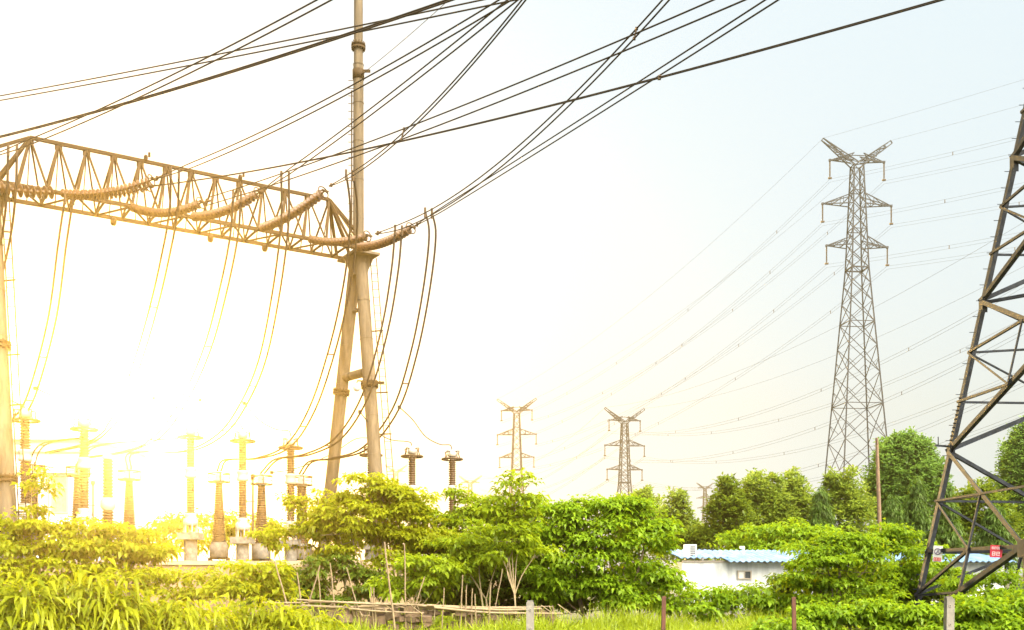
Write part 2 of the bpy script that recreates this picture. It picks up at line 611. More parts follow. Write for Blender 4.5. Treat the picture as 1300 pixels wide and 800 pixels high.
def tree(name, label, cat, d, base_px, lobes_px, style='broad', leafm='leaf_broad', leaf=0.2, dens=1.0, r0=0.06, bark='bark', group=None, amp=0.3, depth=0.85, stems=1):
    """lobes_px: (px, py, half width px, half height px[, extra depth m]) of each lobe of the crown at distance d"""
    s = d / FPX
    ells = []
    for L in lobes_px:
        dd = d + (L[4] if len(L) > 4 else 0)
        c = P(L[0], L[1], dd)
        gr = 0.98 if style == 'spray' else 1.2
        ells.append((tuple(c), (L[2] * s * gr, max(L[2], L[3]) * s * depth, L[3] * s * (gr - 0.02))))
    base = G(base_px, d)
    solid = list(ells)
    if style == 'spray':            # ragged upright plumes break the outline
        for c, r in solid:
            for _ in range(9):
                a = random.uniform(0, 6.283)
                q = random.uniform(0.2, 0.95)
                h = math.sqrt(max(0.0, 1 - q * q)) * random.uniform(0.9, 1.3)
                cc = (c[0] + math.cos(a) * q * r[0], c[1] + math.sin(a) * q * r[1], c[2] + h * r[2])
                w = random.uniform(0.04, 0.11)
                ells.append((cc, (w * r[0] + 0.10, w * r[1] + 0.10, random.uniform(0.30, 0.60) * r[2])))
    t = thing(name, label, cat, base, group)
    mb = MB()
    if stems == 1:
        limbs(mb, base, solid, r0, twigs=6 if style == 'spray' else 3)
    else:
        for i in range(stems):
            sub = solid[i::stems] or solid[:1]
            limbs(mb, base + Vector((random.uniform(-0.5, 0.5), random.uniform(-0.4, 0.4), 0)), sub, r0)
    mb.build("trunk", M[bark], t)
    V, F = crown(ells, style, dens, leaf, amp)
    keep = np.ones(len(V) // 5, bool)
    zmin = V[:, 2].reshape(-1, 5).min(1)
    keep &= zmin > 0.02
    if not keep.all():
        vk = np.repeat(keep, 5)
        idx = np.cumsum(vk) - 1
        V2 = V[vk]
        F = F[vk[F[:, 0]]]
        F = idx[F]
        V = V2
    np_mesh("crown", V, F, M[leafm], t)
    return t


# ------------------------------------------------------------------ lattice pylons in the distance
def lerp(a, b, t):
    return a + (b - a) * t


def far_pylon(label, px, top_py, d, yaw, k, base_half, name="transmission_pylon", thick=1.0, strings=True, who="", group="lattice pylons"):
    """double circuit lattice pylon; k scales its head; returns conductor points per arm"""
    H = EYE + (HY - top_py) / FPX * d
    b = G(px, d)
    t = thing(name, label, "pylon", b, group)
    ca, sa = math.cos(yaw), math.sin(yaw)

    def W(x, y, z):
        return Vector((b.x + ca * x - sa * y, b.y + sa * x + ca * y, z))
    zt = H - 3.9 * k            # top of the body
    zw = H - 19.0 * k           # waist
    w_t, w_w = 0.70 * k, 1.25 * k

    def hw(z):
        if z > zw:
            return lerp(w_w, w_t, (z - zw) / (zt - zw))
        return lerp(base_half, w_w, z / zw)
    body = MB()
    lw = 0.20 * k * thick
    bw = 0.085 * k * thick
    # panel heights
    zs = [0.0]
    while zs[-1] < zw - 0.5:
        zs.append(zs[-1] + max(2.2 * k, hw(zs[-1]) * 1.75))
    sc = zw / zs[-1]
    zs = [z * sc for z in zs]
    nb = 8
    zs += [lerp(zw, zt, (i + 1) / nb) for i in range(nb)]
    cor = ((-1, -1), (1, -1), (1, 1), (-1, 1))
    for i in range(len(zs) - 1):
        z0, z1 = zs[i], zs[i + 1]
        h0, h1 = hw(z0), hw(z1)
        for q in range(4):
            (ax, ay), (bx_, by_) = cor[q], cor[(q + 1) % 4]
            a0, a1 = W(ax * h0, ay * h0, z0), W(ax * h1, ay * h1, z1)
            c0, c1 = W(bx_ * h0, by_ * h0, z0), W(bx_ * h1, by_ * h1, z1)
            body.bar(a0, a1, lw)
            body.bar(a0, c1, bw)
            body.bar(c0, a1, bw)
            if i % 3 == 0 and i > 0 or i >= len(zs) - 2:
                body.bar(a1, c1, bw * 1.2)
            if z0 < zw * 0.75:      # redundant braces of the wide panels
                m0 = a0.lerp(c0, 0.5).lerp(a1.lerp(c1, 0.5), 0.5)
                body.bar(a0.lerp(a1, 0.5), m0.lerp(a0, 0.5), bw * 0.7)
                body.bar(c0.lerp(c1, 0.5), m0.lerp(c0, 0.5), bw * 0.7)
    # ring at the waist
    for q in range(4):
        (ax, ay), (bx_, by_) = cor[q], cor[(q + 1) % 4]
        body.bar(W(ax * w_w, ay * w_w, zw), W(bx_ * w_w, by_ * w_w, zw), lw * 0.9)
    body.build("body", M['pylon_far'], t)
    ends = {}
    arms = (("top", H - 3.2 * k, 4.1 * k, 0.95 * k), ("middle", H - 9.6 * k, 5.2 * k, 1.5 * k), ("bottom", H - 15.7 * k, 4.6 * k, 1.25 * k))
    for nm, z, half, rise in arms:
        for side, sn in ((-1, "left"), (1, "right")):
            mb = MB()
            h = hw(min(z, zt))
            h2 = hw(min(z + rise, zt))
            tip = W(side * half, 0, z)
            up = [W(side * h2, yy * h2, min(z + rise, H)) for yy in (-1, 1)]
            lo = [W(side * h, yy * h, z) for yy in (-1, 1)]
            for a in lo:
                mb.bar(a, tip, bw * 1.5)
            for a in up:
                mb.bar(a, tip, bw * 1.3)
            for f in (0.33, 0.66):
                mb.bar(lo[0].lerp(tip, f), lo[1].lerp(tip, f), bw)
                for e in (0, 1):
                    mb.bar(lo[e].lerp(tip, f), up[e].lerp(tip, f), bw)
                    mb.bar(lo[e].lerp(tip, f), up[e].lerp(tip, max(0, f - 0.33)), bw)
            mb.box(tip, (0.3 * k * thick, 0.3 * k * thick, 0.3 * k * thick))
            mb.build("cross_arm", M['pylon_far'], t)
            low = tip + Vector((0, 0, -2.75 * k))
            ends[(nm, sn)] = low
            if strings:
                st = MB()
                prof = []
                nd = 16
                for q in range(nd):
                    h_ = 0.2 * k + q * (2.2 * k / nd)
                    prof += [(h_, 0.06 * k * thick), (h_ + 0.05 * k, 0.14 * k * thick), (h_ + 0.11 * k, 0.06 * k * thick)]
                st.lathe(tip, (0, 0, -1), [(0, 0.05 * k)] + prof + [(2.5 * k, 0.05 * k)], 8)
                st.box(tip + Vector((0, 0, -2.62 * k)), (0.5 * k * thick, 0.28 * k, 0.22 * k * thick))
                o = st.build("insulator_string", M['fitting'], None, tip)
                tag(o, f"hanging insulator string under the {nm} {sn} arm of the {who}", "insulator", f"insulator strings of the {who}")
    # the two raised horns that carry the earth wires, with a tie beam between them
    for side, sn in ((-1, "left"), (1, "right")):
        mb = MB()
        tip = W(side * 5.1 * k, 0, H)
        tip2 = W(side * 5.35 * k, 0, H - 0.35 * k)
        lo = [W(side * w_t, yy * w_t, zt) for yy in (-1, 1)]
        up = [W(-side * w_t * 0.2, yy * w_t * 0.8, zt + 0.35 * k) for yy in (-1, 1)]
        for a in lo:
            mb.bar(a, tip2, bw * 1.5)
        for a in up:
            mb.bar(a, tip, bw * 1.5)
        mb.bar(tip, tip2, bw * 1.5)
        for f in (0.2, 0.4, 0.6, 0.8):
            for e in (0, 1):
                mb.bar(lo[e].lerp(tip2, f), up[e].lerp(tip, f), bw)
                mb.bar(lo[e].lerp(tip2, f), up[e].lerp(tip, f - 0.2), bw)
        mb.bar(W(0, 0, H - 2.35 * k), W(side * 3.0 * k, 0, H - 2.35 * k), bw * 1.2)
        mb.build("earth_wire_horn", M['pylon_far'], t)
        ends[("earth", sn)] = tip
    return ends


def span_pts(a, b, sag, n=28):
    a, b = Vector(a), Vector(b)
    return [a.lerp(b, i / n) - Vector((0, 0, 4 * sag * (i / n) * (1 - i / n))) for i in range(n + 1)]


def far_wire(label, a, b, sag, r=0.02, twin=0.0, group=None, dampers=0):
    mb = MB()
    pts = span_pts(a, b, sag)
    if twin:
        mb.tube(pts, r, 4, cap=False)
        mb.tube([p - Vector((0, 0, twin)) for p in pts], r, 4, cap=False)
        for i in range(dampers):
            q = pts[int((i + 0.7) / dampers * (len(pts) - 1))]
            mb.box(q - Vector((0, 0, twin / 2)), (0.10, 0.10, twin + 0.02))
    else:
        mb.tube(pts, r, 4, cap=False)
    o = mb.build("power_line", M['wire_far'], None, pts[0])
    tag(o, label, "power line", group)
    return o


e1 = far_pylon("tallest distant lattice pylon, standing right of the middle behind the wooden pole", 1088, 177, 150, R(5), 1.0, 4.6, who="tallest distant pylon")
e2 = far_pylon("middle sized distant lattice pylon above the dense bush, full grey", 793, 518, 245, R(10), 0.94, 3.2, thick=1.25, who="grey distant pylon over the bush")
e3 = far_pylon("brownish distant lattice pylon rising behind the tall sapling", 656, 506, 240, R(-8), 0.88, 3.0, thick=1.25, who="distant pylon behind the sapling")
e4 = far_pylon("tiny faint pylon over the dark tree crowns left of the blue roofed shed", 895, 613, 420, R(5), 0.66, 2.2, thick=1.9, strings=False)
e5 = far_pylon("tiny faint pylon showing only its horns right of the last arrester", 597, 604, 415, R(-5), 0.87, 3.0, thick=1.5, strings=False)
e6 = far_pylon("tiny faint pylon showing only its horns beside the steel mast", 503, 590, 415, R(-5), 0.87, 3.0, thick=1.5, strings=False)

OFF1 = Vector((58, -60, -1))
OFF2 = P(1560, 262, 105) - P(822, 545, 245)
for (nm, sn), p in e1.items():
    wn_ = "earth wire" if nm == "earth" else "twin power line"
    q = e3[(nm, sn)]
    far_wire(f"faint {wn_} from the tallest pylon's {nm} {sn} arm, sagging down left", p, q, 5.0 if nm != "earth" else 3.5, 0.018, 0 if nm == "earth" else 0.45, "lines left of the tallest pylon", 5)
    far_wire(f"faint {wn_} from the tallest pylon's {nm} {sn} arm to the right edge", p, p + OFF1, 1.6 if nm != "earth" else 0.8, 0.014, 0 if nm == "earth" else 0.45, "lines right of the tallest pylon", 3)
for (nm, sn), p in e2.items():
    wn_ = "earth wire" if nm == "earth" else "twin power line"
    far_wire(f"faint {wn_} rising right from the grey bush pylon's {nm} {sn} arm", p, p + OFF2, 7.5 if nm != "earth" else 5, 0.019, 0 if nm == "earth" else 0.45, "lines right of the pylon over the bush", 6)
    far_wire(f"faint {wn_} falling left from the grey bush pylon's {nm} {sn} arm", p, e5[(nm, sn)], 7.0, 0.03, 0 if nm == "earth" else 0.45, "lines left of the pylon over the bush", 4)

# ------------------------------------------------------------------ near pylon at the right edge
NP_BL = Vector((11.30, 28.0))          # back left leg at z = 2.2
S0 = 10.7
TAPER = 0.157


def near_pylon():
    t = thing("lattice_tower", "near dark steel lattice tower cut off by the right edge, warning signs on its brace", "pylon", (NP_BL.x + S0 / 2, NP_BL.y - S0 / 2, 0), "lattice pylons")
    cx, cy = NP_BL.x + S0 / 2, NP_BL.y - S0 / 2
    yaw = R(0)

    def corner(sx, sy, z):
        if z < 27:
            h = S0 / 2 - TAPER * (z - 2.2)
        else:
            h = max(0.7, S0 / 2 - TAPER * 24.8 - 0.03 * (z - 27))
        x, y = sx * h, sy * h
        return Vector((cx + math.cos(yaw) * x - math.sin(yaw) * y, cy + math.sin(yaw) * x + math.cos(yaw) * y, z))
    cs = ((-1, 1), (-1, -1), (1, -1), (1, 1))
    X, Y = Vector((1, 0, 0)), Vector((0, 1, 0))
    for sx, sy in cs:
        mb = MB()
        mb.angle(corner(sx, sy, -0.05), corner(sx, sy, 27), 0.18, 0.020, X * -sx, Y * -sy)
        mb.angle(corner(sx, sy, 27), corner(sx, sy, 44), 0.14, 0.018, X * -sx, Y * -sy)
        # splice plates and step bolts
        for z in (4.9, 8.7, 12.2):
            p = corner(sx, sy, z)
            mb.box(p + X * -sx * 0.10 + Y * sy * 0.012, (0.22, 0.016, 0.36))
            mb.box(p + Y * -sy * 0.10 + X * sx * 0.012, (0.016, 0.22, 0.36))
        for i in range(38):
            z = 1.2 + i * 0.4
            p = corner(sx, sy, z)
            mb.tube([p + X * sx * 0.01 + Y * -sy * 0.06, p + X * sx * 0.14 + Y * -sy * 0.06], 0.009, 5)
        if (sx, sy) == (-1, 1):      # stepped cluster of rivet heads above the main node
            for i in range(12):
                p = corner(sx, sy, 5.1 + i * 0.11)
                mb.box(p + Y * -0.06 + X * -0.02, (0.03, 0.04, 0.04))
                mb.box(p + X * 0.06 + Y * 0.02, (0.04, 0.03, 0.04))
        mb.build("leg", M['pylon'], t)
        fb = MB()
        f = corner(sx, sy, 0)
        fb.box(f + Vector((0, 0, 0.12)), (0.7, 0.7, 0.4))
        fb.build("footing", M['concrete'], t)
    for q in range(4):
        c0, c1 = cs[q], cs[(q + 1) % 4]
        mb = MB()
        nrm = Vector(((c0[0] + c1[0]) / 2, (c0[1] + c1[1]) / 2, 0)).normalized()
        ins = -nrm

        def A(z):
            return corner(*c0, z)

        def B(z):
            return corner(*c1, z)

        def mem(a, b, w, out=0.0):
            a = Vector(a) + nrm * out
            b = Vector(b) + nrm * out
            d = (b - a).normalized()
            v = d.cross(nrm).normalized()
            if v.z < 0:
                v = -v
            mb.angle(a, b, w * 0.74, max(0.010, w * 0.10), v, ins)

        def mid(z):
            return A(z).lerp(B(z), 0.5)
        # lowest panel: horizontal at 2.2, diagonals up to the legs at 4.9 and down to the feet
        mem(A(2.2), B(2.2), 0.12)
        m = mid(2.2)
        for S in (A, B):
            mem(S(4.87), m, 0.17, 0.016)
            mem(m, S(0.1), 0.17, 0.016)
            # redundant members
            h = S(2.2).lerp(m, 0.5)
            d1 = S(4.87).lerp(m, 0.5)
            mem(S(3.57), d1, 0.09, 0.03)
            mem(S(3.57), h, 0.10, 0.03)
            mem(d1, h, 0.07, 0.045)
            d2 = m.lerp(S(0.1), 0.5)
            mem(h, d2, 0.09, 0.03)
            mem(h, S(1.0), 0.10, 0.03)
            mem(d2, S(1.0), 0.07, 0.045)
        mb.box(m + nrm * 0.03, (0.36 if abs(nrm.y) > .5 else 0.02, 0.36 if abs(nrm.x) > .5 else 0.02, 0.40))
        # crossed panels above
        lv = [4.87, 8.75, 12.3, 15.6, 18.7, 21.6, 24.4, 27, 29.5, 32, 34.5, 37, 39.5, 42, 44]
        for i in range(len(lv) - 1):
            z0, z1 = lv[i], lv[i + 1]
            w = 0.16 if i < 3 else 0.10
            mem(A(z0), B(z1), w, 0.016)
            mem(B(z0), A(z1), w, 0.034)
            if i < 3:
                X0 = A(z0).lerp(B(z1), 0.5)
                w0 = (A(z0) - B(z0)).length
                w1 = (A(z1) - B(z1)).length
                tc = w0 / (w0 + w1)
                for S, T in ((A, B), (B, A)):
                    zl, zu = lerp(z0, z1, 0.34), lerp(z0, z1, 0.67)
                    dlow = S(z0).lerp(T(z1), tc * 0.62)
                    dup = S(z1).lerp(T(z0), (1 - tc) * 0.62)
                    mem(S(zl), dlow, 0.085, 0.045)
                    mem(S(zu), dup, 0.085, 0.045)
                    mem(S(zu), dlow, 0.075, 0.055)
                    mem(dup, dlow, 0.055, 0.065)
            else:
                mem(A(z1), B(z1), 0.08, 0.05)
        if q % 2 == 0:
            mem(A(3.57), A(3.57).lerp(B(3.57), 0.98), 0.07, 0.06)
        mb.build("bracing", M['pylon'], t)
    # inner horizontal frame
    for z in (2.2, 8.75):
        mb = MB()
        mb.bar(corner(-1, 1, z), corner(1, -1, z), 0.08)
        mb.bar(corner(-1, -1, z), corner(1, 1, z), 0.08)
        mb.build("plan_bracing", M['pylon'], t)
    # arms far above the picture
    for z, half in ((29.5, 5.8), (34.5, 6.6), (39.5, 5.4)):
        for s in (-1, 1):
            mb = MB()
            tip = Vector((cx + s * half, cy, z))
            for yy in (-1, 1):
                mb.bar(corner(s, yy, z), tip, 0.1)
                mb.bar(corner(s, yy, z + 1.6), tip, 0.09)
            mb.build("cross_arm", M['pylon'], t)
    # short bracket on the left leg
    p = corner(-1, 1, 5.05)
    mb = MB()
    mb.bar(p, p + Vector((-0.36, 0, 0.03)), 0.05)
    mb.bar(p + Vector((-0.28, 0, 0.03)), p + Vector((-0.28, 0, 0.26)), 0.025)
    mb.build("bracket", M['pylon'], t)
    return corner


np_corner = near_pylon()

# warning signs wired to the back brace of the near tower (its left side is seen from the camera)
def side_pt(px, z_py, sx=-1):
    """point on the tower's left side face at z = 2.2, at photo column px"""
    a, b = np_corner(-1, 1, 2.2), np_corner(-1, -1, 2.2)
    best = min((i / 400 for i in range(401)), key=lambda f: abs(CX + FPX * a.lerp(b, f).x / a.lerp(b, f).y - px))
    p = a.lerp(b, best)
    return Vector((p.x - 0.06, p.y, EYE + (HY - z_py) / FPX * p.y))


def facing(p):
    """rotation that turns a sign's front (-Y) to the field"""
    return Matrix.Rotation(R(-32), 3, 'Z') @ Matrix.Rotation(R(4), 3, 'Y')


p = side_pt(1193.5, 703)
sg = thing("warning_sign", "narrow white plate with a ring symbol over a red strip, tied to the tower brace", "sign", p, "signs on the tower")
Mx = facing(p)


def sbox(mb, c, off, size, Mx):
    mb.box(c + Mx @ Vector(off), size, Mx)


k = p.y / FPX
mb = MB(); sbox(mb, p, (0, 0, 0), (11 * k, 0.012, 20 * k), Mx); mb.build("plate", M['plastic'], sg)
mb = MB(); sbox(mb, p, (0, -0.0085, -7.1 * k), (8.6 * k, 0.004, 4.6 * k), Mx)
mb.build("text_panel", M['signred'], sg)
mb = MB()
for zz in (-6.3, -8.0):
    for i in range(4):
        for (ox, oz, w_, h_) in ((0, 0.35, .8, .2), (0, -0.35, .8, .2), (-0.3, 0, .2, .9), (0.3, 0, .2, .9)):
            sbox(mb, p, ((-3 + i * 2.0 + ox) * k, -0.0125, (zz + oz) * k), (w_ * k, 0.003, h_ * k), Mx)
mb.build("lettering", M['letters'], sg)
mb = MB()
mb.ring(p + Mx @ Vector((0, -0.010, 2.9 * k)), Mx @ Vector((0, 1, 0)), 3.7 * k, 0.75 * k, 24, 6)
a = p + Mx @ Vector((0.8 * k, -0.010, 4.8 * k)); b = p + Mx @ Vector((-1.6 * k, -0.010, 0.4 * k))
mb.tube([a, b], 0.7 * k, 6)
mb.tube([p + Mx @ Vector((0.2 * k, -0.010, 3.2 * k)), p + Mx @ Vector((2.2 * k, -0.010, 0.8 * k))], 0.5 * k, 6)
mb.build("ring_symbol", M['signgrey'], sg)

p = side_pt(1268, 700)
sg = thing("warning_sign", "square pinkish red plate with two rows of white characters on the tower brace", "sign", p, "signs on the tower")
Mx = facing(p)
k = p.y / FPX
mb = MB(); sbox(mb, p, (0, 0, 0), (14 * k, 0.012, 15.5 * k), Mx); mb.build("plate", M['red'], sg)
mb = MB()
for row, zz, n, cw in ((0, 4.2, 4, 2.3), (1, -3.0, 2, 4.2)):
    for i in range(n):
        x0 = (i - (n - 1) / 2) * cw * 1.2
        hh = 2.9 if row == 0 else 4.6
        for (ox, oz, w_, h_) in ((0, 0.45, .9, .16), (0, 0.0, .8, .14), (0, -0.45, .9, .16), (-0.38, 0, .16, .9), (0.35, 0.15 if i % 2 else 0, .16, .6 if i % 2 else .9)):
            sbox(mb, p, ((x0 + ox * cw) * k, -0.0085, (zz + oz * hh) * k), (w_ * cw * k, 0.004, h_ * hh * k), Mx)
mb.build("lettering", M['letters'], sg)

# ------------------------------------------------------------------ substation gantry
GL, GR = Vector((-18.55, 36.4, 0)), Vector((-6.6, 44.0, 0))
ZB, ZT = 15.3, 17.4


def gu(u, z=0.0, off=0.0):
    """point along the gantry beam, off metres towards the camera side"""
    p = GL.lerp(GR, u)
    d = (GR - GL).normalized()
    n = Vector((d.y, -d.x, 0))
    return Vector((p.x + n.x * off, p.y + n.y * off, z))


def u_at(px):
    x = (px - CX) / FPX
    return (x * GL.y - GL.x) / ((GR.x - GL.x) - x * (GR.y - GL.y))


def build_gantry():
    t = thing("substation_gantry", "tall substation gantry of steel tubes with a triangular lattice beam and a lightning mast", "gantry", GR)
    bm_ = MB()
    HWD = 0.85
    u0, u1 = u_at(38), u_at(418)
    nT = 13
    tops = [gu(lerp(u0, u1, i / (nT - 1)), ZT) for i in range(nT)]
    du = (u1 - u0) / (nT - 1)
    bu = [u0 - du * 0.5 + du * i for i in range(nT + 1)]
    # chords
    ua, ub = -0.04, 1.005
    for off in (-HWD, HWD):
        bm_.bar(gu(ua, ZB, off), gu(ub, ZB, off), 0.13, 0.13)
    bm_.bar(tops[0], tops[-1], 0.12, 0.12)
    for i, T in enumerate(tops):
        for off in (-HWD, HWD):
            a, b = gu(bu[i], ZB + 0.04, off), gu(bu[i + 1], ZB + 0.04, off)
            bm_.bar(T, a, 0.095 if off > 0 else 0.065, 0.05)
            bm_.bar(T, b, 0.075 if off > 0 else 0.055, 0.045)
        bm_.bar(T, gu(lerp(u0, u1, i / (nT - 1)), ZB + 0.03, -HWD), 0.035)
        # gusset plate under the top chord
        bm_.box(T + Vector((0, 0, -0.12)), (0.26, 0.05, 0.22))
    for i, u in enumerate(bu):
        bm_.bar(gu(u, ZB + 0.01, -HWD), gu(u, ZB + 0.01, HWD), 0.07)
        if i + 1 < len(bu):
            s = 1 if i % 2 else -1
            bm_.bar(gu(u, ZB - 0.02, -HWD * s), gu(bu[i + 1], ZB - 0.02, HWD * s), 0.06)
    # raking end members down to the posts
    for off in (-HWD, HWD):
        bm_.bar(tops[-1], gu(0.995, ZB + 0.05, off * 0.8), 0.12, 0.08)
        bm_.bar(tops[-1], gu(0.955, ZB + 0.05, off), 0.12, 0.08)
        bm_.bar(tops[0], gu(0.005, ZB + 0.05, off * 0.8), 0.12, 0.08)
    bm_.bar(tops[-1], gu(0.998, ZT - 1.2, 0), 0.13, 0.1)
    bm_.bar(tops[0], gu(0.0, ZT - 0.7, 0), 0.10, 0.1)
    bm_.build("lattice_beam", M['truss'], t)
    lug = MB()
    for px in (185, 305):
        u = u_at(px)
        c = gu(u, ZT + 0.12)
        lug.lathe(c, (0.8, 0.5, 0), [(-0.06, 0.10), (-0.04, 0.14), (0.04, 0.14), (0.06, 0.10)], 12)
        lug.box(c + Vector((0.12, 0.05, 0.16)), (0.08, 0.05, 0.18))
    for px in (150, 275, 345):
        c = gu(u_at(px), ZB - 0.14, -HWD)
        lug.lathe(c, (0.8, 0.5, 0), [(-0.1, 0.1), (-0.06, 0.16), (0.06, 0.16), (0.1, 0.1)], 12)
    lug.build("mounting_lug", M['truss'], t)
    # posts
    for side, base, feet in (("r", GR, (P(403, 735, 46.2), P(490, 735, 42.0))), ("l", GL, (P(-66, 735, 38.2), P(17, 735, 34.6)))):
        top = Vector((base.x, base.y, ZB - 0.45))
        for ft in feet:
            f = Vector((ft.x, ft.y, -0.1))
            off = (f - top)
            off.z = 0
            st = top + off.normalized() * 0.24
            mb = MB()
            mb.tube([f, f.lerp(st, 0.5), st], [0.285, 0.275, 0.265], 24, smooth=True)
            for q in range(1, 9):
                mb.ring(f.lerp(st, q / 9), st - f, 0.272, 0.014, 24, 5)
            mb.build("leg", M['galv'], t)
            ax = (st - f).normalized()
            for zf in (0.33, 0.645):
                fl = MB()
                c = f.lerp(st, zf)
                fl.lathe(c - ax * 0.11, ax, [(0, 0.36), (0.08, 0.38), (0.1, 0.32), (0.13, 0.32), (0.15, 0.38), (0.22, 0.36)], 24)
                for q in range(16):
                    a = 2 * math.pi * q / 16
                    uu = ax.orthogonal().normalized()
                    ww = ax.cross(uu)
                    o = (uu * math.cos(a) + ww * math.sin(a)) * 0.345
                    fl.tube([c + o - ax * 0.16, c + o + ax * 0.16], 0.022, 6)
                fl.build("flange", M['truss'], t)
        f0, f1 = [Vector((q.x, q.y, -0.1)) for q in feet]
        cm = MB()
        cm.tube([f0.lerp(top, 0.685), f1.lerp(top, 0.685)], 0.19, 18)
        cm.build("cross_tube", M['galv'], t)
        cm = MB()
        cm.tube([f0.lerp(top, 0.87), f1.lerp(top, 0.87)], 0.09, 12)
        cm.build("tie_tube", M['galv'], t)
        cb = MB()   # the bearing head under the beam
        dx = (GR - GL).normalized()
        ang = math.atan2(dx.y, dx.x)
        RM = Matrix.Rotation(ang, 3, 'Z')
        cb.box((base.x, base.y, ZB - 0.13), (1.15, 1.9, 0.10), RM)
        cb.lathe((base.x, base.y, ZB - 0.95), (0, 0, 1), [(0, 0.36), (0.35, 0.44), (0.74, 0.62), (0.76, 0.62)], 24)
        cb.build("bearing_head", M['galv'], t)
        ms = MB()
        ztop = 27.0
        b0 = Vector((base.x, base.y, ZB - 0.1))
        ms.tube([b0, b0 + Vector((0, 0, 4.0)), b0 + Vector((0, 0, 8.2))], [0.235, 0.225, 0.215], 24)
        ms.tube([b0 + Vector((0, 0, 8.2)), Vector((base.x, base.y, ztop))], [0.195, 0.185], 24)
        ms.tube([Vector((base.x, base.y, ztop)), Vector((base.x, base.y, ztop + 3.5))], [0.06, 0.012], 8)
        for q in range(1, 6):
            ms.ring(b0 + Vector((0, 0, q * 1.65)), (0, 0, 1), 0.226, 0.013, 24, 5)
        ms.build("lightning_mast", M['galv'], t)
        fl = MB()
        zf = EYE + (HY - 59) / FPX * 44.0
        for z in (zf,):
            fl.lathe((base.x, base.y, z - 0.12), (0, 0, 1), [(0, 0.30), (0.07, 0.31), (0.08, 0.24), (0.12, 0.24), (0.13, 0.31), (0.20, 0.30)], 24)
            for q in range(14):
                a = 2 * math.pi * q / 14
                o = Vector((math.cos(a) * 0.275, math.sin(a) * 0.275, 0))
                fl.tube([Vector((base.x, base.y, z)) + o - Vector((0, 0, 0.17)), Vector((base.x, base.y, z)) + o + Vector((0, 0, 0.17))], 0.02, 6)
        fl.build("flange", M['truss'], t)
        # climbing bolts and the cable pipe on the left of the mast
        cl = MB()
        for i in range(22):
            z = ZB + 0.5 + i * 0.33
            cl.tube([(base.x - 0.2, base.y - 0.08, z), (base.x - 0.42, base.y - 0.10, z)], 0.014, 6)
        cl.tube([(base.x - 0.27, base.y - 0.1, ZB + 0.2), (base.x - 0.27, base.y - 0.1, ZB + 7.0)], 0.03, 8)
        cl.build("climbing_bolts", M['truss'], t)
        # collar of the ground wire on the mast
        cm2 = MB()
        z = EYE + (HY - 95) / FPX * 44.0
        cm2.lathe((base.x, base.y, z - 0.2), (0, 0, 1), [(0, 0.22), (0.0, 0.25), (0.4, 0.25), (0.4, 0.22)], 20)
        cm2.box((base.x + 0.32, base.y - 0.12, z + 0.1), (0.42, 0.05, 0.12))
        cm2.build("collar", M['truss'], t)
        # caged access rails along the nearer leg
        f = Vector((feet[1].x, feet[1].y, 0.0))
        lad = MB()
        st = top + Vector((0.55, 0, 0))
        off = Vector((0.48, -0.28, 0))
        for e in (0.0, 0.26):
            lad.tube([f + off + Vector((e, 0, 0.5)), st + Vector((e, -0.3, 0.2))], 0.022, 6)
        n = 42
        for i in range(n):
            q = (f + off + Vector((0, 0, 0.5))).lerp(st + Vector((0, -0.3, 0.2)), i / n)
            lad.tube([q, q + Vector((0.26, 0, 0))], 0.012, 5)
        for zf_ in (0.25, 0.5, 0.62, 0.8):
            q = f.lerp(top, zf_)
            lad.bar(q, q + Vector((0.85, -0.25, 0)), 0.05)
        lad.build("ladder", M['truss'], t)
    return t


build_gantry()

# dome camera on the gantry leg
q = P(453, 492, 42.6)
t = thing("security_camera", "small white ball camera on a bracket at the gantry leg", "camera", q)
mb = MB(); mb.lathe(q, (0, 0, 1), [(-0.17, 0.01), (-0.15, 0.08), (-0.1, 0.13), (0, 0.165), (0.08, 0.14), (0.14, 0.09), (0.16, 0.05)], 16); mb.build("dome", M['plastic'], t)
mb = MB()
leg_q = P(468, 488, 42.9)
mb.tube([q + Vector((0, 0, 0.15)), q + Vector((0.02, 0, 0.28)), leg_q + Vector((0, 0, 0.12)), leg_q], 0.035, 8)
mb.box(leg_q + Vector((0.25, -0.35, 0)), (0.9, 0.12, 0.10))
mb.build("bracket", M['truss'], t)

# ------------------------------------------------------------------ insulator strings on the beam
disc_me = None


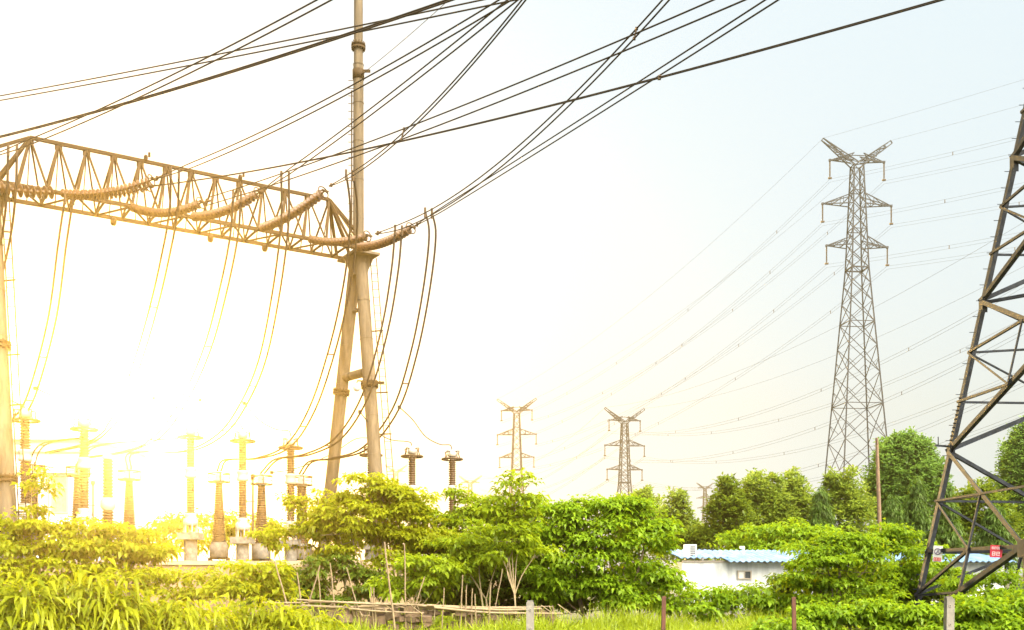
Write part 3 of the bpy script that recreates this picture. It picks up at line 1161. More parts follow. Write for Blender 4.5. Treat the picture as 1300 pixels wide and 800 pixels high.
def insulator_string(label, a, b, sag, n=19, disc_r=0.150, two_tone=False):
    global disc_me
    n = int(n * 1.12)
    a, b = Vector(a), Vector(b)
    t = thing("insulator_string", label, "insulator", a, "tension strings on the gantry beam")
    pts = span_pts(a, b, sag, 40)
    L = sum((pts[i + 1] - pts[i]).length for i in range(40))

    def at(f):
        x = min(max(f, 0), 1) * 40
        i = min(39, int(x))
        return pts[i].lerp(pts[i + 1], x - i), (pts[i + 1] - pts[i]).normalized()
    mb = MB()
    mb.tube(pts, 0.03, 6)
    mb.build("core_rod", M['fitting'], t)
    if disc_me is None:
        d = MB()
        d.lathe((0, 0, 0), (0, 0, 1), [(-0.05, 0.05), (-0.045, 0.3), (-0.03, 0.95), (-0.015, 1.0), (0.0, 0.93), (0.03, 0.40), (0.05, 0.30), (0.13, 0.28), (0.135, 0.1)], 18)
        # radius profile is scaled by disc_r, height is in metres
        disc_me = bpy.data.meshes.new("disc")
        disc_me.from_pydata([(x * 1.0, y * 1.0, z) for x, y, z in d.v], [], d.f)
        disc_me.polygons.foreach_set("use_smooth", d.s)
        disc_me.materials.append(M['disc'])
    for i in range(n):
        p, tg = at(0.07 + 0.86 * i / (n - 1))
        o = bpy.data.objects.new("disc", disc_me)
        COL.objects.link(o)
        o.parent = t
        o.location = p - a
        o.rotation_euler = tg.to_track_quat('Z', 'Y').to_euler()
        o.scale = (disc_r * 1.12, disc_r * 1.12, 0.5 * L * 0.86 / (n - 1) / 0.18)
    for f in (0.0, 1.0):
        p, tg = at(f)
        mb = MB()
        s = -1 if f == 0 else 1
        up = Vector((0, 0, 1))
        sd = tg.cross(up).normalized()
        mb.bar(p - sd * 0.14 - tg * 0.02 * s, p + sd * 0.14 - tg * 0.02 * s, 0.10, 0.05)
        if f == 1.0:      # yoke and links towards the conductor
            mb.ring(p - tg * 0.12, tg, disc_r * 1.35, 0.022, 18, 5)
            mb.bar(p - tg * 0.12 - sd * disc_r * 1.35, p + sd * 0.05, 0.03)
            mb.bar(p - tg * 0.12 + sd * disc_r * 1.35, p - sd * 0.05, 0.03)
        else:
            mb.bar(p, p - tg * 0.22, 0.06)
        mb.build("end_fitting", M['fitting'], t)
    return pts


def chord(px, off=0.85, z=ZB):
    u = u_at(px)
    p = gu(u, z, off)
    # the chord offset shifts the column a little: correct once
    q = CX + FPX * p.x / p.y
    return gu(u + (px - q) / 450 * 0.9, z, off)


def out_pt(px, py, d):
    return P(px, py, d)


STR = [
    ("cream insulator string at the far left end of the beam, cut by the frame", chord(72), (-40, 231, 34.6), 0.10, 12, 0.21),
    ("long insulator string left of all whole ones, rising from the beam's left end", chord(72), (196, 227, 35.8), 0.24, 20, 0.14),
    ("insulator string hidden just under the long left one, leading to the thick line", chord(92, 0.85, ZB - 0.02), (192, 236, 36.4), 0.16, 16, 0.12),
    ("drooping insulator string at the beam's left half, its end dipping below the lattice", chord(163), (258, 256, 36.6), 0.34, 19, 0.15),
    ("insulator string at mid beam rising from the lower chord into crossed wires", chord(240), (331, 243, 37.4), 0.25, 18, 0.16),
    ("steep insulator string rising to the right in front of the beam's last panels", chord(327), (413, 242, 38.2), 0.16, 17, 0.17),
    ("insulator string lying almost level across the foot of the mast", chord(388), (469, 299, 39.6), 0.20, 16, 0.15),
    ("insulator string at the beam's right end pointing past the mast", chord(447), (524, 288, 40.4), 0.24, 18, 0.17),
]
for lab, a, e, sag, n, dr in STR:
    insulator_string(lab, a, P(*e), sag, n, dr)


# ------------------------------------------------------------------ conductors overhead
def conductor(label, start, mid, end, dA, dB, gap, r=0.018, spacers=(), gapdir=None, taper=False):
    """overhead line from pixel/depth start to end; its sag is set so that it passes through mid"""
    A_, B_ = P(*start, dA), P(*end, dB)
    # parameter where the straight span shows at mid's column
    best = min((i / 500 for i in range(1, 500)), key=lambda f: abs(CX + FPX * A_.lerp(B_, f).x / A_.lerp(B_, f).y - mid[0]))
    q = A_.lerp(B_, best)
    want = EYE + (HY - mid[1]) / FPX * q.y
    s = (q.z - want) / (4 * best * (1 - best))
    # the line runs on past the top of the picture, over the viewer's head
    tmax = min(1.7, (A_.y - 6.0) / max(0.5, A_.y - B_.y))
    pts = []
    for i in range(57):
        f = tmax * i / 56
        pts.append(A_ + (B_ - A_) * f - Vector((0, 0, 4 * s * f * (1 - f))))
    t = thing("overhead_conductor", label, "power line", A_, "conductors overhead")
    gd = gapdir or Vector((0.25, 0, 1)).normalized()
    for sgn in ((-1, 1) if gap else (0,)):
        w = MB()
        pp = []
        for i, p in enumerate(pts):
            g = gap * (min(1, 0.25 + i / 6) if taper else 1)
            pp.append(p + gd * sgn * g / 2)
        w.tube(pp, r, 8)
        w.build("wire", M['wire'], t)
    if gap:
        for f in spacers:
            p = pts[int(f / tmax * 56)]
            sp = MB()
            sp.bar(p - gd * (gap / 2 + 0.02), p + gd * (gap / 2 + 0.02), 0.03)
            sp.box(p - gd * gap / 2, (0.06, 0.06, 0.05))
            sp.box(p + gd * gap / 2, (0.06, 0.06, 0.05))
            sp.build("spacer", M['fitting'], t)
    # dead-end clamp
    tg = (pts[1] - pts[0]).normalized()
    cl = MB()
    if gap:
        cl.bar(pts[0] - tg * 0.05 - gd * gap * 0.35, pts[0] - tg * 0.05 + gd * gap * 0.35, 0.08)
    cl.tube([pts[0] - tg * 0.35, pts[0] + tg * 0.35], 0.035, 8)
    cl.build("clamp", M['fitting'], t)
    return pts


conductor("twin line highest at the left edge, falling gently leftward", (-30, 130), (300, 68), (690, -12), 34, 21, 0.16)
conductor("twin line from the beam's left tip climbing steeply to the top edge", (-14, 200), (130, 141), (450, -21), 34, 21, 0.20, taper=True)
conductor("thick dark line just above the beam's left tip, twin wires seen edge on", (-30, 181), (300, 89), (620, -17), 34, 21, 0.05, 0.020)
conductor("twin line starting at the long left insulator string, crossing the mast top", (200, 226), (475, 97), (690, -30), 35.8, 21, 0.20, taper=True)
conductor("twin line from mid beam crossing the mast at its middle height", (338, 238), (480, 135), (690, -32), 37.4, 21, 0.24, taper=True)
conductor("twin line from the steep insulator string climbing past the mast to the top", (421, 235), (490, 190), (690, -32), 38.2, 21, 0.16, taper=True)
conductor("twin line with a spacer, from mid beam to the top right of the middle", (263, 256), (480, 182), (960, -15), 36.6, 19, 0.30, spacers=(0.52,))
conductor("thick single line running low across the mast to the upper right", (196, 236), (700, 134), (1260, -19), 36.4, 15, 0.024, 0.0135, spacers=(0.8,))
conductor("twin line from the level string at the mast foot, steepest to the top", (480, 296), (600, 236), (870, -28), 39.6, 20, 0.22, taper=True, spacers=(0.93,))
conductor("twin line from the beam's right end string, lowest over the open sky", (530, 285), (700, 179), (1020, -26), 40.4, 19, 0.20, taper=True)
conductor("thin grey earth wire tied to the mast collar below its flange", (461, 93), (510, 53), (600, -28), 43.6, 30, 0, 0.010)


# ------------------------------------------------------------------ droppers down to the switchgear
def dropper(label, way, gap=0.27, r=0.041, spacers=(0.45, 0.62)):
    pts = bezier_pts([P(*w) for w in way], 48)
    t = thing("dropper_cable", label, "cable", pts[0], "droppers below the gantry")
    gd = Vector((1, 0.3, 0)).normalized()
    n = len(pts)
    for s in ((-1, 1) if gap else (0,)):
        w = MB()
        w.tube([p + gd * s * gap / 2 * (1.0 if i < n * 0.75 else 0.6) for i, p in enumerate(pts)], r, 7)
        w.build("wire", M['wire'], t)
    if gap:
        for f in spacers:
            p = pts[int(f * (n - 1))]
            sp = MB()
            sp.bar(p - gd * gap * 0.62, p + gd * gap * 0.62, 0.05)
            sp.build("spacer", M['fitting'], t)
    cl = MB()
    for s in ((-1, 1) if gap else (0,)):
        c = pts[0] + gd * s * gap / 2
        cl.tube([c + Vector((0, 0, 0.12)), c - Vector((0, 0, 0.28))], 0.045, 8)
    cl.build("clamp", M['fitting'], t)
    return pts


DR = [
    ("twin dropper at the left edge, leaving the frame", [(16, 188, 34.8), (14, 250, 35), (6, 310, 36), (-12, 380, 37), (-40, 450, 38)]),
    ("twin dropper from the beam's left end to the leftmost arrester", [(88, 250, 36.6), (79, 310, 37), (67, 400, 37.6), (47, 480, 38.4), (31, 520, 39), (12, 536, 40), (-15, 548, 41)]),
    ("twin dropper fading into the sun glow, second whole one from the left", [(222, 216, 36), (220, 270, 36.6), (209, 330, 37.2), (195, 390, 38), (176, 455, 39.4), (150, 525, 41), (118, 560, 42), (60, 575, 43)]),
    ("twin dropper below the drooping string, ending in the brightest glow", [(301, 246, 37), (297, 300, 37.4), (283, 370, 38), (264, 440, 39.5), (238, 500, 41), (205, 550, 42), (165, 572, 43), (104, 582, 44)]),
    ("twin dropper from mid beam curving to the tapered bushing left of the column", [(362, 222, 37.6), (361, 290, 38), (349, 380, 39), (332, 460, 40.4), (308, 515, 41.6), (280, 552, 42.6), (236, 573, 43.4), (168, 575, 44.4), (164, 596, 44.6)]),
    ("twin dropper hugging the mast then passing left of the splayed legs", [(444, 220, 38.4), (449, 262, 39), (447, 315, 39.6), (437, 380, 40.4), (420, 450, 41.4), (396, 520, 42.6), (366, 566, 43.6), (327, 582, 44.2), (287, 584, 44.8), (278, 598, 45)]),
    ("twin dropper starting at the mast foot and crossing in front of the right leg", [(506, 290, 40), (501, 345, 40.2), (488, 420, 40.6), (464, 502, 41.2), (430, 556, 42.2), (390, 577, 43), (352, 583, 44), (333, 601, 45)]),
    ("rightmost twin dropper with two spacers, curving in behind the right leg", [(544, 268, 40.6), (549, 300, 40.8), (541, 370, 41.4), (525, 450, 42.2), (502, 520, 43), (465, 568, 43.6), (425, 582, 44.2), (395, 586, 45), (382, 602, 45.6)]),
]
for lab, way in DR:
    dropper(lab, way)


dropper("twin link arching from the leftmost bushing to the second arrester", [(41, 590, 43), (46, 574, 42.6), (58, 563, 42), (84, 558, 41.4), (106, 556, 40.8)], gap=0.2, r=0.03)
dropper("twin link arching from the second bushing toward the brightest glow", [(100, 592, 43.8), (108, 574, 43.4), (128, 565, 43), (178, 560, 43), (238, 556, 43)], gap=0.2, r=0.03)


def jumper(label, way):
    pts = bezier_pts([P(*w) for w in way], 30)
    mb = MB()
    mb.tube(pts, 0.024, 6)
    mb.box(pts[0], (0.14, 0.1, 0.14))
    o = mb.build("jumper_wire", M['wire'], None, pts[0])
    tag(o, label, "cable", "thin leads to the arresters")


jumper("thin lead to the second arrester from the left", [(45, 493, 38.7), (70, 504, 39.4), (95, 514, 40.2), (107, 531, 40.6)])
jumper("thin lead from the left edge to the leftmost arrester", [(-20, 510, 38), (8, 508, 38.4), (24, 513, 38.8), (32, 518, 39)])
jumper("thin lead to the arrester on the concrete column nearest the sun glow", [(195, 505, 40), (212, 525, 41), (228, 536, 42), (242, 541, 42.6)])
jumper("thin lead into the arrester left of the climbing bush", [(254, 508, 40.8), (270, 535, 42), (290, 541, 43), (304, 538, 43.4), (308, 545, 43.6)])
jumper("thin lead into the arrester whose base hides in leaves before the left leg", [(310, 512, 41.4), (330, 534, 43), (350, 545, 44.6), (366, 547, 45), (369, 553, 45.2)])
jumper("thin lead into the arrester right of the right leg", [(457, 523, 41.6), (475, 545, 44), (495, 558, 47), (519, 561, 49), (523, 566, 49.4)])
jumper("thin lead into the rightmost arrester", [(507, 517, 43), (524, 533, 45), (540, 554, 48), (558, 564, 50), (571, 565, 51), (574, 571, 51.6)])
jumper("thin low lead passing behind both legs to the arrester between them", [(345, 600, 45), (375, 595, 46), (420, 577, 47.2), (450, 558, 48), (468, 556, 48.4)])


# ------------------------------------------------------------------ arresters and bushings
def sheds(r, z0, z1, pitch):
    prof = []
    n = max(2, int((z1 - z0) / pitch))
    for i in range(n):
        z = z0 + (z1 - z0) * i / n
        dz = (z1 - z0) / n
        prof += [(z, r * 0.72), (z + dz * 0.35, r), (z + dz * 0.5, r), (z + dz * 0.75, r * 0.74)]
    prof.append((z1, r * 0.72))
    return prof


def ring_head(c, r_ring, t, drop, m='fitting'):
    g = MB()
    g.ring(c - Vector((0, 0, drop)), (0, 0, 1), r_ring, 0.055, 32, 8)
    for k in range(4):
        a = math.pi / 4 + k * math.pi / 2 + 0.2
        e = Vector((math.cos(a), math.sin(a), 0))
        g.tube(bezier_pts([c + e * 0.12, c + e * 0.42 + Vector((0, 0, 0.02)), c + e * (r_ring * 0.8) - Vector((0, 0, drop * 0.35)), c + e * r_ring - Vector((0, 0, drop))], 12), 0.026, 6)
    g.build("grading_ring", M[m], t)


def arrester(label, px, top, d, mid_py, bot_py, base=True, r=0.20):
    s = d / FPX
    c = P(px, top, d)
    t = thing("surge_arrester", label, "arrester", Vector((c.x, c.y, 0)), "surge arresters in a row")
    zt, zm, zb = c.z, EYE + (HY - mid_py) * s, EYE + (HY - bot_py) * s
    ax = (0, 0, 1)
    mb = MB()
    mb.lathe((c.x, c.y, 0), ax, [(zt - 0.36, 0.16), (zt - 0.34, 0.22), (zt - 0.12, 0.22), (zt - 0.1, 0.14), (zt, 0.07)], 16)
    mb.tube([(c.x, c.y, zt - 0.05), (c.x, c.y, zt + 0.14)], 0.03, 8)
    mb.build("terminal_cap", M['alu'], t)
    ring_head(Vector((c.x, c.y, zt - 0.12)), 0.50, t, 0.36)
    mb = MB()
    mb.lathe((c.x, c.y, 0), ax, sheds(r, zm + 0.22, zt - 0.36, 0.105), 18)
    mb.build("porcelain_housing", M['porcelain'], t)
    mb = MB()
    mb.lathe((c.x, c.y, 0), ax, [(zm - 0.24, 0.19), (zm - 0.22, 0.25), (zm - 0.12, 0.25), (zm - 0.06, 0.22), (zm + 0.06, 0.22), (zm + 0.12, 0.25), (zm + 0.2, 0.25), (zm + 0.22, 0.18)], 16)
    mb.build("joint_flange", M['alu'], t)
    mb = MB()
    mb.lathe((c.x, c.y, 0), ax, sheds(r, zb, zm - 0.24, 0.105), 18)
    mb.build("porcelain_housing", M['porcelain'], t)
    mb = MB()
    mb.lathe((c.x, c.y, 0), ax, [(zb - 0.5, 0.24), (zb - 0.48, 0.3), (zb - 0.3, 0.3), (zb - 0.22, 0.21), (zb - 0.1, 0.21), (zb, 0.25), (zb + 0.01, 0.18)], 16)
    for k in range(6):
        a = k * math.pi / 3
        mb.tube([(c.x + 0.27 * math.cos(a), c.y + 0.27 * math.sin(a), zb - 0.8), (c.x + 0.27 * math.cos(a), c.y + 0.27 * math.sin(a), zb - 0.2)], 0.03, 6)
    mb.build("base_flange", M['alu'], t)
    mb = MB()
    mb.box((c.x, c.y, zb - 0.95), (0.86, 0.86, 0.28))
    mb.build("head_plate", M['concrete'], t)
    mb = MB()
    mb.lathe((c.x, c.y, -0.1), ax, [(0, 0.30), (zb - 0.98, 0.27)], 20)
    mb.build("column", M['concrete'], t)


A_ = 1.3
arrester("leftmost surge arrester, beside the gantry post at the left edge", 32, 518, 39.0, 578, 640)
arrester("second surge arrester from the left, half lost in sun glow", 107, 530, 40.6, 588, 646)
arrester("palest surge arrester on a thick column nearest the sun glow", 242, 541, 42.8, 600, 652)
arrester("surge arrester on a concrete column left of the bush that climbs the wall", 308, 546, 43.8, 604, 658)
arrester("surge arrester with its lower half in leaves left of the splayed gantry legs", 369, 555, 45.4, 608, 662)
arrester("surge arrester showing just its ring and neck before the right gantry leg", 471, 565, 47.6, 616, 668)
arrester("surge arrester standing right of the gantry ladder above the bush", 523, 567, 49.4, 622, 672)
arrester("rightmost surge arrester, above the dark bush against clear sky", 574, 571, 51.6, 622, 674)


def bushing(label, px, top, d, bot_py, r0=0.24, r1=0.42, box=True):
    r0, r1 = r0 * 0.72, r1 * 0.72
    s = d / FPX
    c = P(px, top, d)
    t = thing("tapered_bushing", label, "bushing", Vector((c.x, c.y, 0)), "tapered bushings on the breakers")
    zt, zb = c.z, EYE + (HY - bot_py) * s
    mb = MB()
    n = int((zt - 0.45 - zb) / 0.10)
    prof = []
    for i in range(n):
        f = i / n
        z = zb + (zt - 0.45 - zb) * f
        r = r1 + (r0 - r1) * f
        prof += [(z, r * 0.82), (z + 0.035, r), (z + 0.05, r), (z + 0.075, r * 0.83)]
    mb.lathe((c.x, c.y, 0), (0, 0, 1), prof, 20)
    mb.build("porcelain_housing", M['porcelain'], t)
    mb = MB()
    mb.lathe((c.x, c.y, 0), (0, 0, 1), [(zt - 0.47, 0.2), (zt - 0.45, 0.25), (zt - 0.3, 0.25), (zt - 0.28, 0.16), (zt - 0.08, 0.16), (zt - 0.06, 0.1), (zt + 0.1, 0.06)], 16)
    mb.build("terminal_cap", M['alu'], t)
    g = MB()
    for dz in (0.05, 0.42):
        g.ring((c.x, c.y, zt - dz), (0, 0, 1), 0.46, 0.032, 28, 6)
    for k in range(4):
        a = k * math.pi / 2 + 0.4
        e = Vector((math.cos(a) * 0.46, math.sin(a) * 0.46, 0))
        g.tube([Vector((c.x, c.y, zt - 0.05)) + e, Vector((c.x, c.y, zt - 0.42)) + e], 0.022, 6)
        g.tube([Vector((c.x, c.y, zt - 0.2)) + e * 0.3, Vector((c.x, c.y, zt - 0.23)) + e], 0.018, 6)
    g.build("grading_ring", M['fitting'], t)
    mb = MB()
    mb.lathe((c.x, c.y, 0), (0, 0, 1), [(zb - 0.7, 0.34), (zb - 0.65, 0.40), (zb - 0.15, 0.40), (zb - 0.1, 0.34), (zb - 0.001, 0.34)], 20)
    mb.build("tank_flange", M['concrete'], t)
    mb = MB()
    for sx in (-0.4, 0.4):
        mb.bar((c.x + sx, c.y, -0.05), (c.x + sx, c.y, zb - 0.7), 0.14)
    mb.bar((c.x - 0.4, c.y, zb - 0.72), (c.x + 0.4, c.y, zb - 0.72), 0.16, 0.1)
    mb.build("stand", M['galv'], t)


bushing("leftmost tapered bushing, overlapping the first arrester", 42, 590, 43.2, 668, 0.24, 0.30)
bushing("tapered bushing overlapping the second arrester in the glow", 99, 592, 44.0, 672)
bushing("tapered bushing alone in the pale gap right of the straight grey one", 164, 597, 44.8, 676, 0.22, 0.42)
bushing("slender tapered bushing between two arrester columns above the wall", 278, 600, 45.2, 688, 0.22, 0.44)
bushing("tapered bushing with leaves climbing its foot", 332, 603, 45.2, 690, 0.24, 0.44)
bushing("tapered bushing tucked behind the arrester in leaves", 383, 604, 45.8, 690, 0.32, 0.42)
# straight porcelain post at the left
c = P(137, 580, 41.5)
t = thing("post_insulator", "straight porcelain post without a ring, rising from the left bushes in the glow", "insulator", Vector((c.x, c.y, 0)))
s = 41.5 / FPX
mb = MB(); mb.lathe((c.x, c.y, 0), (0, 0, 1), sheds(0.22, EYE + (HY - 632) * s, c.z - 0.1, 0.12), 18); mb.build("porcelain_housing", M['porcelain'], t)
mb = MB(); mb.lathe((c.x, c.y, 0), (0, 0, 1), [(EYE + (HY - 648) * s, 0.2), (EYE + (HY - 644) * s, 0.29), (EYE + (HY - 636) * s, 0.29), (EYE + (HY - 632) * s, 0.18)], 16); mb.build("joint_flange", M['alu'], t)
mb = MB(); mb.lathe((c.x, c.y, 0), (0, 0, 1), sheds(0.24, EYE + (HY - 690) * s, EYE + (HY - 648) * s, 0.12), 18); mb.build("porcelain_housing", M['porcelain'], t)
mb = MB(); mb.lathe((c.x, c.y, -0.1), (0, 0, 1), [(0, 0.3), (EYE + (HY - 690) * s + 0.1, 0.28)], 16); mb.build("column", M['concrete'], t)
mb = MB(); mb.lathe((c.x, c.y, 0), (0, 0, 1), [(c.z - 0.1, 0.2), (c.z, 0.24), (c.z + 0.08, 0.16)], 16); mb.build("terminal_cap", M['alu'], t)
# thin service posts among the switchgear
for px, top, d, lab in ((321, 606, 47, "thin pale service mast between arrester column and leafy bushing"), (118, 614, 52, "thin pale service mast right of the second arrester")):
    c = P(px, top, d)
    mb = MB()
    mb.tube([(c.x, c.y, -0.1), c], [0.07, 0.05], 8)
    mb.lathe(c, (0, 0, 1), [(-0.1, 0.06), (0, 0.11), (0.12, 0.11), (0.16, 0.03)], 10)
    mb.bar(c + Vector((-0.3, 0, -1.1)), c + Vector((0.1, 0, -1.1)), 0.05)
    o = mb.build("service_mast", M['galv'], None, Vector((c.x, c.y, 0)))
    tag(o, lab, "mast")

# ------------------------------------------------------------------ perimeter wall
w0, w1 = G(-160, 30.0), G(640, 36.5)
t = thing("perimeter_wall", "long pale substation wall with a brown capping behind the bushes", "wall", w0)
dx = (w1 - w0).normalized()
ang = math.atan2(dx.y, dx.x)
RM = Matrix.Rotation(ang, 3, 'Z')
Lw = (w1 - w0).length
mb = MB(); mb.box(w0.lerp(w1, 0.5) + Vector((0, 0, 0.9)), (Lw, 0.24, 2.0), RM); mb.build("wall_panel", M['wall'], t)
mb = MB(); mb.box(w0.lerp(w1, 0.5) + Vector((0, 0, 1.965)), (Lw + 0.1, 0.40, 0.13), RM); mb.build("capping", M['wallcap'], t)
mb = MB()
n = 8
for i in range(n + 1):
    c = w0.lerp(w1, i / n)
    mb.box(c + Vector((0, 0, 0.95)) + RM @ Vector((0, -0.04, 0)), (0.36, 0.40, 1.895), RM)
mb.build("pier", M['wall'], t)

# ------------------------------------------------------------------ pale control building at the left
d = 70.0
bx0, bx1 = P(-190, 700, d).x, P(119, 700, d).x
zt = P(0, 556, d).z
t = thing("control_building", "pale flat roofed control building washed out by the sun at the left edge", "building", ((bx0 + bx1) / 2, d, 0))
mb = MB(); mb.box(((bx0 + bx1) / 2, d + 5, zt / 2 - 0.05), (bx1 - bx0, 10, zt - 0.1)); mb.build("wall", M['build'], t)
mb = MB()
mb.box(((bx0 + bx1) / 2, d + 4.9, zt + 0.05), (bx1 - bx0 + 0.8, 10.8, 0.4))
mb.build("roof_slab", M['build'], t)
for y0, y1 in ((564, 574), (592, 601)):
    mb = MB(); mb.box(((bx0 + bx1) / 2 - 0.2, d - 0.12, P(0, (y0 + y1) / 2, d).z), (bx1 - bx0 + 0.3, 0.3, (y1 - y0) / FPX * d)); mb.build("cornice", M['band'], t)
for px0, px1, y0, y1 in ((66, 86, 597, 651), (-12, 9, 590, 642), (-92, -72, 597, 651), (-160, -140, 597, 651)):
    a, b = P(px0, y0 if y0 > 601 else 604, d), P(px1, y1, d)
    w, h = b.x - a.x, a.z - b.z
    c = Vector(((a.x + b.x) / 2, d, (a.z + b.z) / 2))
    mb = MB()
    for sx in (-1, 1):
        mb.box(c + Vector((sx * w / 2, -0.03, 0)), (0.12, 0.14, h + 0.12))
    for sz in (-1, 0.35, 1):
        mb.box(c + Vector((0, -0.035, sz * h / 2)), (w - 0.12, 0.12, 0.10))
    wf = mb.build("window", M['frame'], t)
    mb = MB(); mb.box(c + Vector((0, -0.012, 0)), (w - 0.1, 0.05, h - 0.02)); mb.build("pane", M['curtain'], wf)
mb = MB(); mb.box((P(119, 640, d).x - 0.15, d - 0.1, 3.2), (0.22, 0.22, 6.4)); mb.build("drainpipe", M['build'], t)

# ------------------------------------------------------------------ blue roofed shed
d = 48.0
t = thing("roofed_shed", "low white shed with a blue corrugated sheet roof among the bushes", "shed", G(960, d))


def sx_(px):
    return P(px, 700, d).x


eave = P(0, 712, d).z
xa, xb = sx_(866), sx_(1275)
mb = MB()
mb.box(((xa + xb) / 2, d + 2.5, eave / 2 - 0.05), (xb - xa, 5, eave - 0.02))
mb.build("wall", M['white'], t)


def corrugated(name, x0, x1, y0, y1, z0, z1, pitch=0.28, amp=0.035):
    n = int((x1 - x0) / pitch * 6)
    vs, fs = [], []
    for j, (y, z) in enumerate(((y0, z0), (y1, z1))):
        for lay in (0, -0.03):
            for i in range(n + 1):
                x = x0 + (x1 - x0) * i / n
                vs.append((x, y, z + amp * math.cos(2 * math.pi * (x - x0) / pitch) + lay))
    m = n + 1
    for i in range(n):
        fs.append((i, i + 1, 2 * m + i + 1, 2 * m + i))
        fs.append((m + i, 3 * m + i, 3 * m + i + 1, m + i + 1))
        fs.append((i, m + i, m + i + 1, i + 1))
        fs.append((2 * m + i, 2 * m + i + 1, 3 * m + i + 1, 3 * m + i))
    b = MB()
    b.add(vs, fs)
    return b.build(name, M['blue'], t)


corrugated("roof", xa - 0.2, sx_(924), d - 0.25, d + 5.2, eave + 0.16, eave + 0.62)
corrugated("roof", sx_(920), xb + 0.2, d - 0.75, d + 5.2, eave - 0.02, eave + 0.60)
mb = MB(); mb.box(((xa + xb) / 2, d - 0.02, eave - 0.03), (xb - xa, 0.06, 0.10)); mb.build("eave_board", M['frame'], t)
c = P(945, 730, d)
mb = MB()
for s_ in (-1, 1):
    mb.box(c + Vector((s_ * 0.30, -0.03, 0)), (0.06, 0.12, 0.42))
    mb.box(c + Vector((0, -0.03, s_ * 0.18)), (0.54, 0.10, 0.05))
mb.box(c + Vector((0.0, -0.04, 0)), (0.04, 0.08, 0.31))
wf = mb.build("window", M['frame'], t)
mb = MB(); mb.box(c + Vector((0.14, -0.015, 0)), (0.28, 0.04, 0.34)); mb.build("pane", M['dark'], wf)
mb = MB(); mb.box(c + Vector((-0.14, -0.015, 0)), (0.27, 0.04, 0.34)); mb.build("pane", M['plastic'], wf)
for px, top in ((915, 699), (944, 695)):
    q = P(px, top, d + 3)
    mb = MB(); mb.tube([q, (q.x, q.y, eave + 0.3)], 0.06, 8)
    if px == 944:
        mb.box(q + Vector((-0.08, 0, 0)), (0.22, 0.12, 0.12))
    mb.build("vent_pipe", M['plastic'], t)

c = P(877, 699.5, d + 0.6)
t = thing("air_conditioner", "white outdoor air conditioner with a dark grille on the shed's left roof end", "air conditioner", c - Vector((0, 0, 0.3)))
mb = MB(); mb.box(c + Vector((0, 0.2, 0)), (0.56, 0.42, 0.62)); mb.box(c + Vector((0.0, 0.2, -0.36)), (0.5, 0.3, 0.10)); mb.build("case", M['plastic'], t)
mb = MB()
mb.box(c + Vector((0.1, -0.02, 0.0)), (0.25, 0.03, 0.5))
mb.build("grille", M['grille'], t)
mb = MB()
for i in range(5):
    mb.box(c + Vector((0.1, -0.045, -0.18 + i * 0.09)), (0.25, 0.012, 0.02))
mb.build("grille_bars", M['plastic'], t)
c = P(888, 706, d + 0.8)

# ------------------------------------------------------------------ wooden pole
b = P(1118, 700, 58)
tp = P(1113, 556, 58)
mb = MB()
mb.tube([(b.x + 0.03, b.y, -0.1), b.lerp(tp, 0.4), tp], [0.125, 0.11, 0.085], 12)
mb.box(tp - Vector((0, 0.1, 0.2)), (0.06, 0.12, 0.3))
o = mb.build("wooden_pole", M['wood'], None, (b.x, b.y, 0))
tag(o, "bare brown wooden pole standing in front of the tallest distant pylon", "pole")

# ------------------------------------------------------------------ fence posts in the foreground
def fence_post(label, px, top_py, d, w, m, tilt=0.0, name="fence_post"):
    c = P(px, top_py, d)
    mb = MB()
    h = c.z
    RMt = Matrix.Rotation(R(tilt), 3, 'Y')
    mb.box((c.x, c.y, h / 2 - 0.1), (w, w, h + 0.2), RMt)
    if m == 'concrete':      # chamfered head and wire holes
        mb.box(Vector((c.x, c.y, h)) + RMt @ Vector((0, 0, 0.012)), (w * 0.8, w * 0.8, 0.03), RMt)
        for k in range(4):
            mb.ring((c.x, c.y - w * 0.52, h - 0.1 - k * 0.25), (0, 1, 0), 0.014, 0.006, 10, 5)
    else:
        mb.box(Vector((c.x + w * 0.5, c.y, h / 2 - 0.1)), (w * 0.9, 0.008, h + 0.2), RMt)
    o = mb.build(name, M[m], None, (c.x, c.y, 0))
    tag(o, label, "post", "posts along the field edge")


fence_post("pale concrete post before the end of the bamboo rail", 673, 765, 14.0, 0.105, 'concrete')
fence_post("rust brown steel post in the grass right of the concrete one", 841, 757, 15.0, 0.042, 'rust', 1)
fence_post("short brown steel post in front of the shed", 1008, 758, 15.0, 0.042, 'rust', -1)
fence_post("grey concrete post before the foot of the near tower", 1204, 760, 14.0, 0.105, 'concrete', 1)

# ------------------------------------------------------------------ bamboo rail with rubble below
d0, d1 = 22.2, 23.4
a, b = P(318, 762, d0), P(714, 770, d1)
t = thing("bamboo_rail", "low rail of dry bamboo laid over a rubble bank at the field edge", "fence", Vector((a.x, a.y, 0)))
mb = MB()
for k in range(15):
    off = Vector((0, random.uniform(-0.16, 0.16), random.uniform(-0.14, 0.05)))
    f0 = random.uniform(-0.02, 0.6)
    f1 = min(1.0, f0 + random.uniform(0.22, 0.5))
    p0, p1 = a.lerp(b, f0) + off, a.lerp(b, f1) + off + Vector((0, 0, random.uniform(-.10, .06)))
    m_ = p0.lerp(p1, random.uniform(0.35, 0.65)) + Vector((0, random.uniform(-.05, .05), random.uniform(-0.06, 0.03)))
    r_ = random.uniform(0.014, 0.032)
    mb.tube(bezier_pts([p0, m_, p1], 10), [r_ * (1.05 - 0.03 * i + random.uniform(-.06, .06)) for i in range(11)], 8)
mb.build("rail", M['bamboo'], t)
mb = MB()
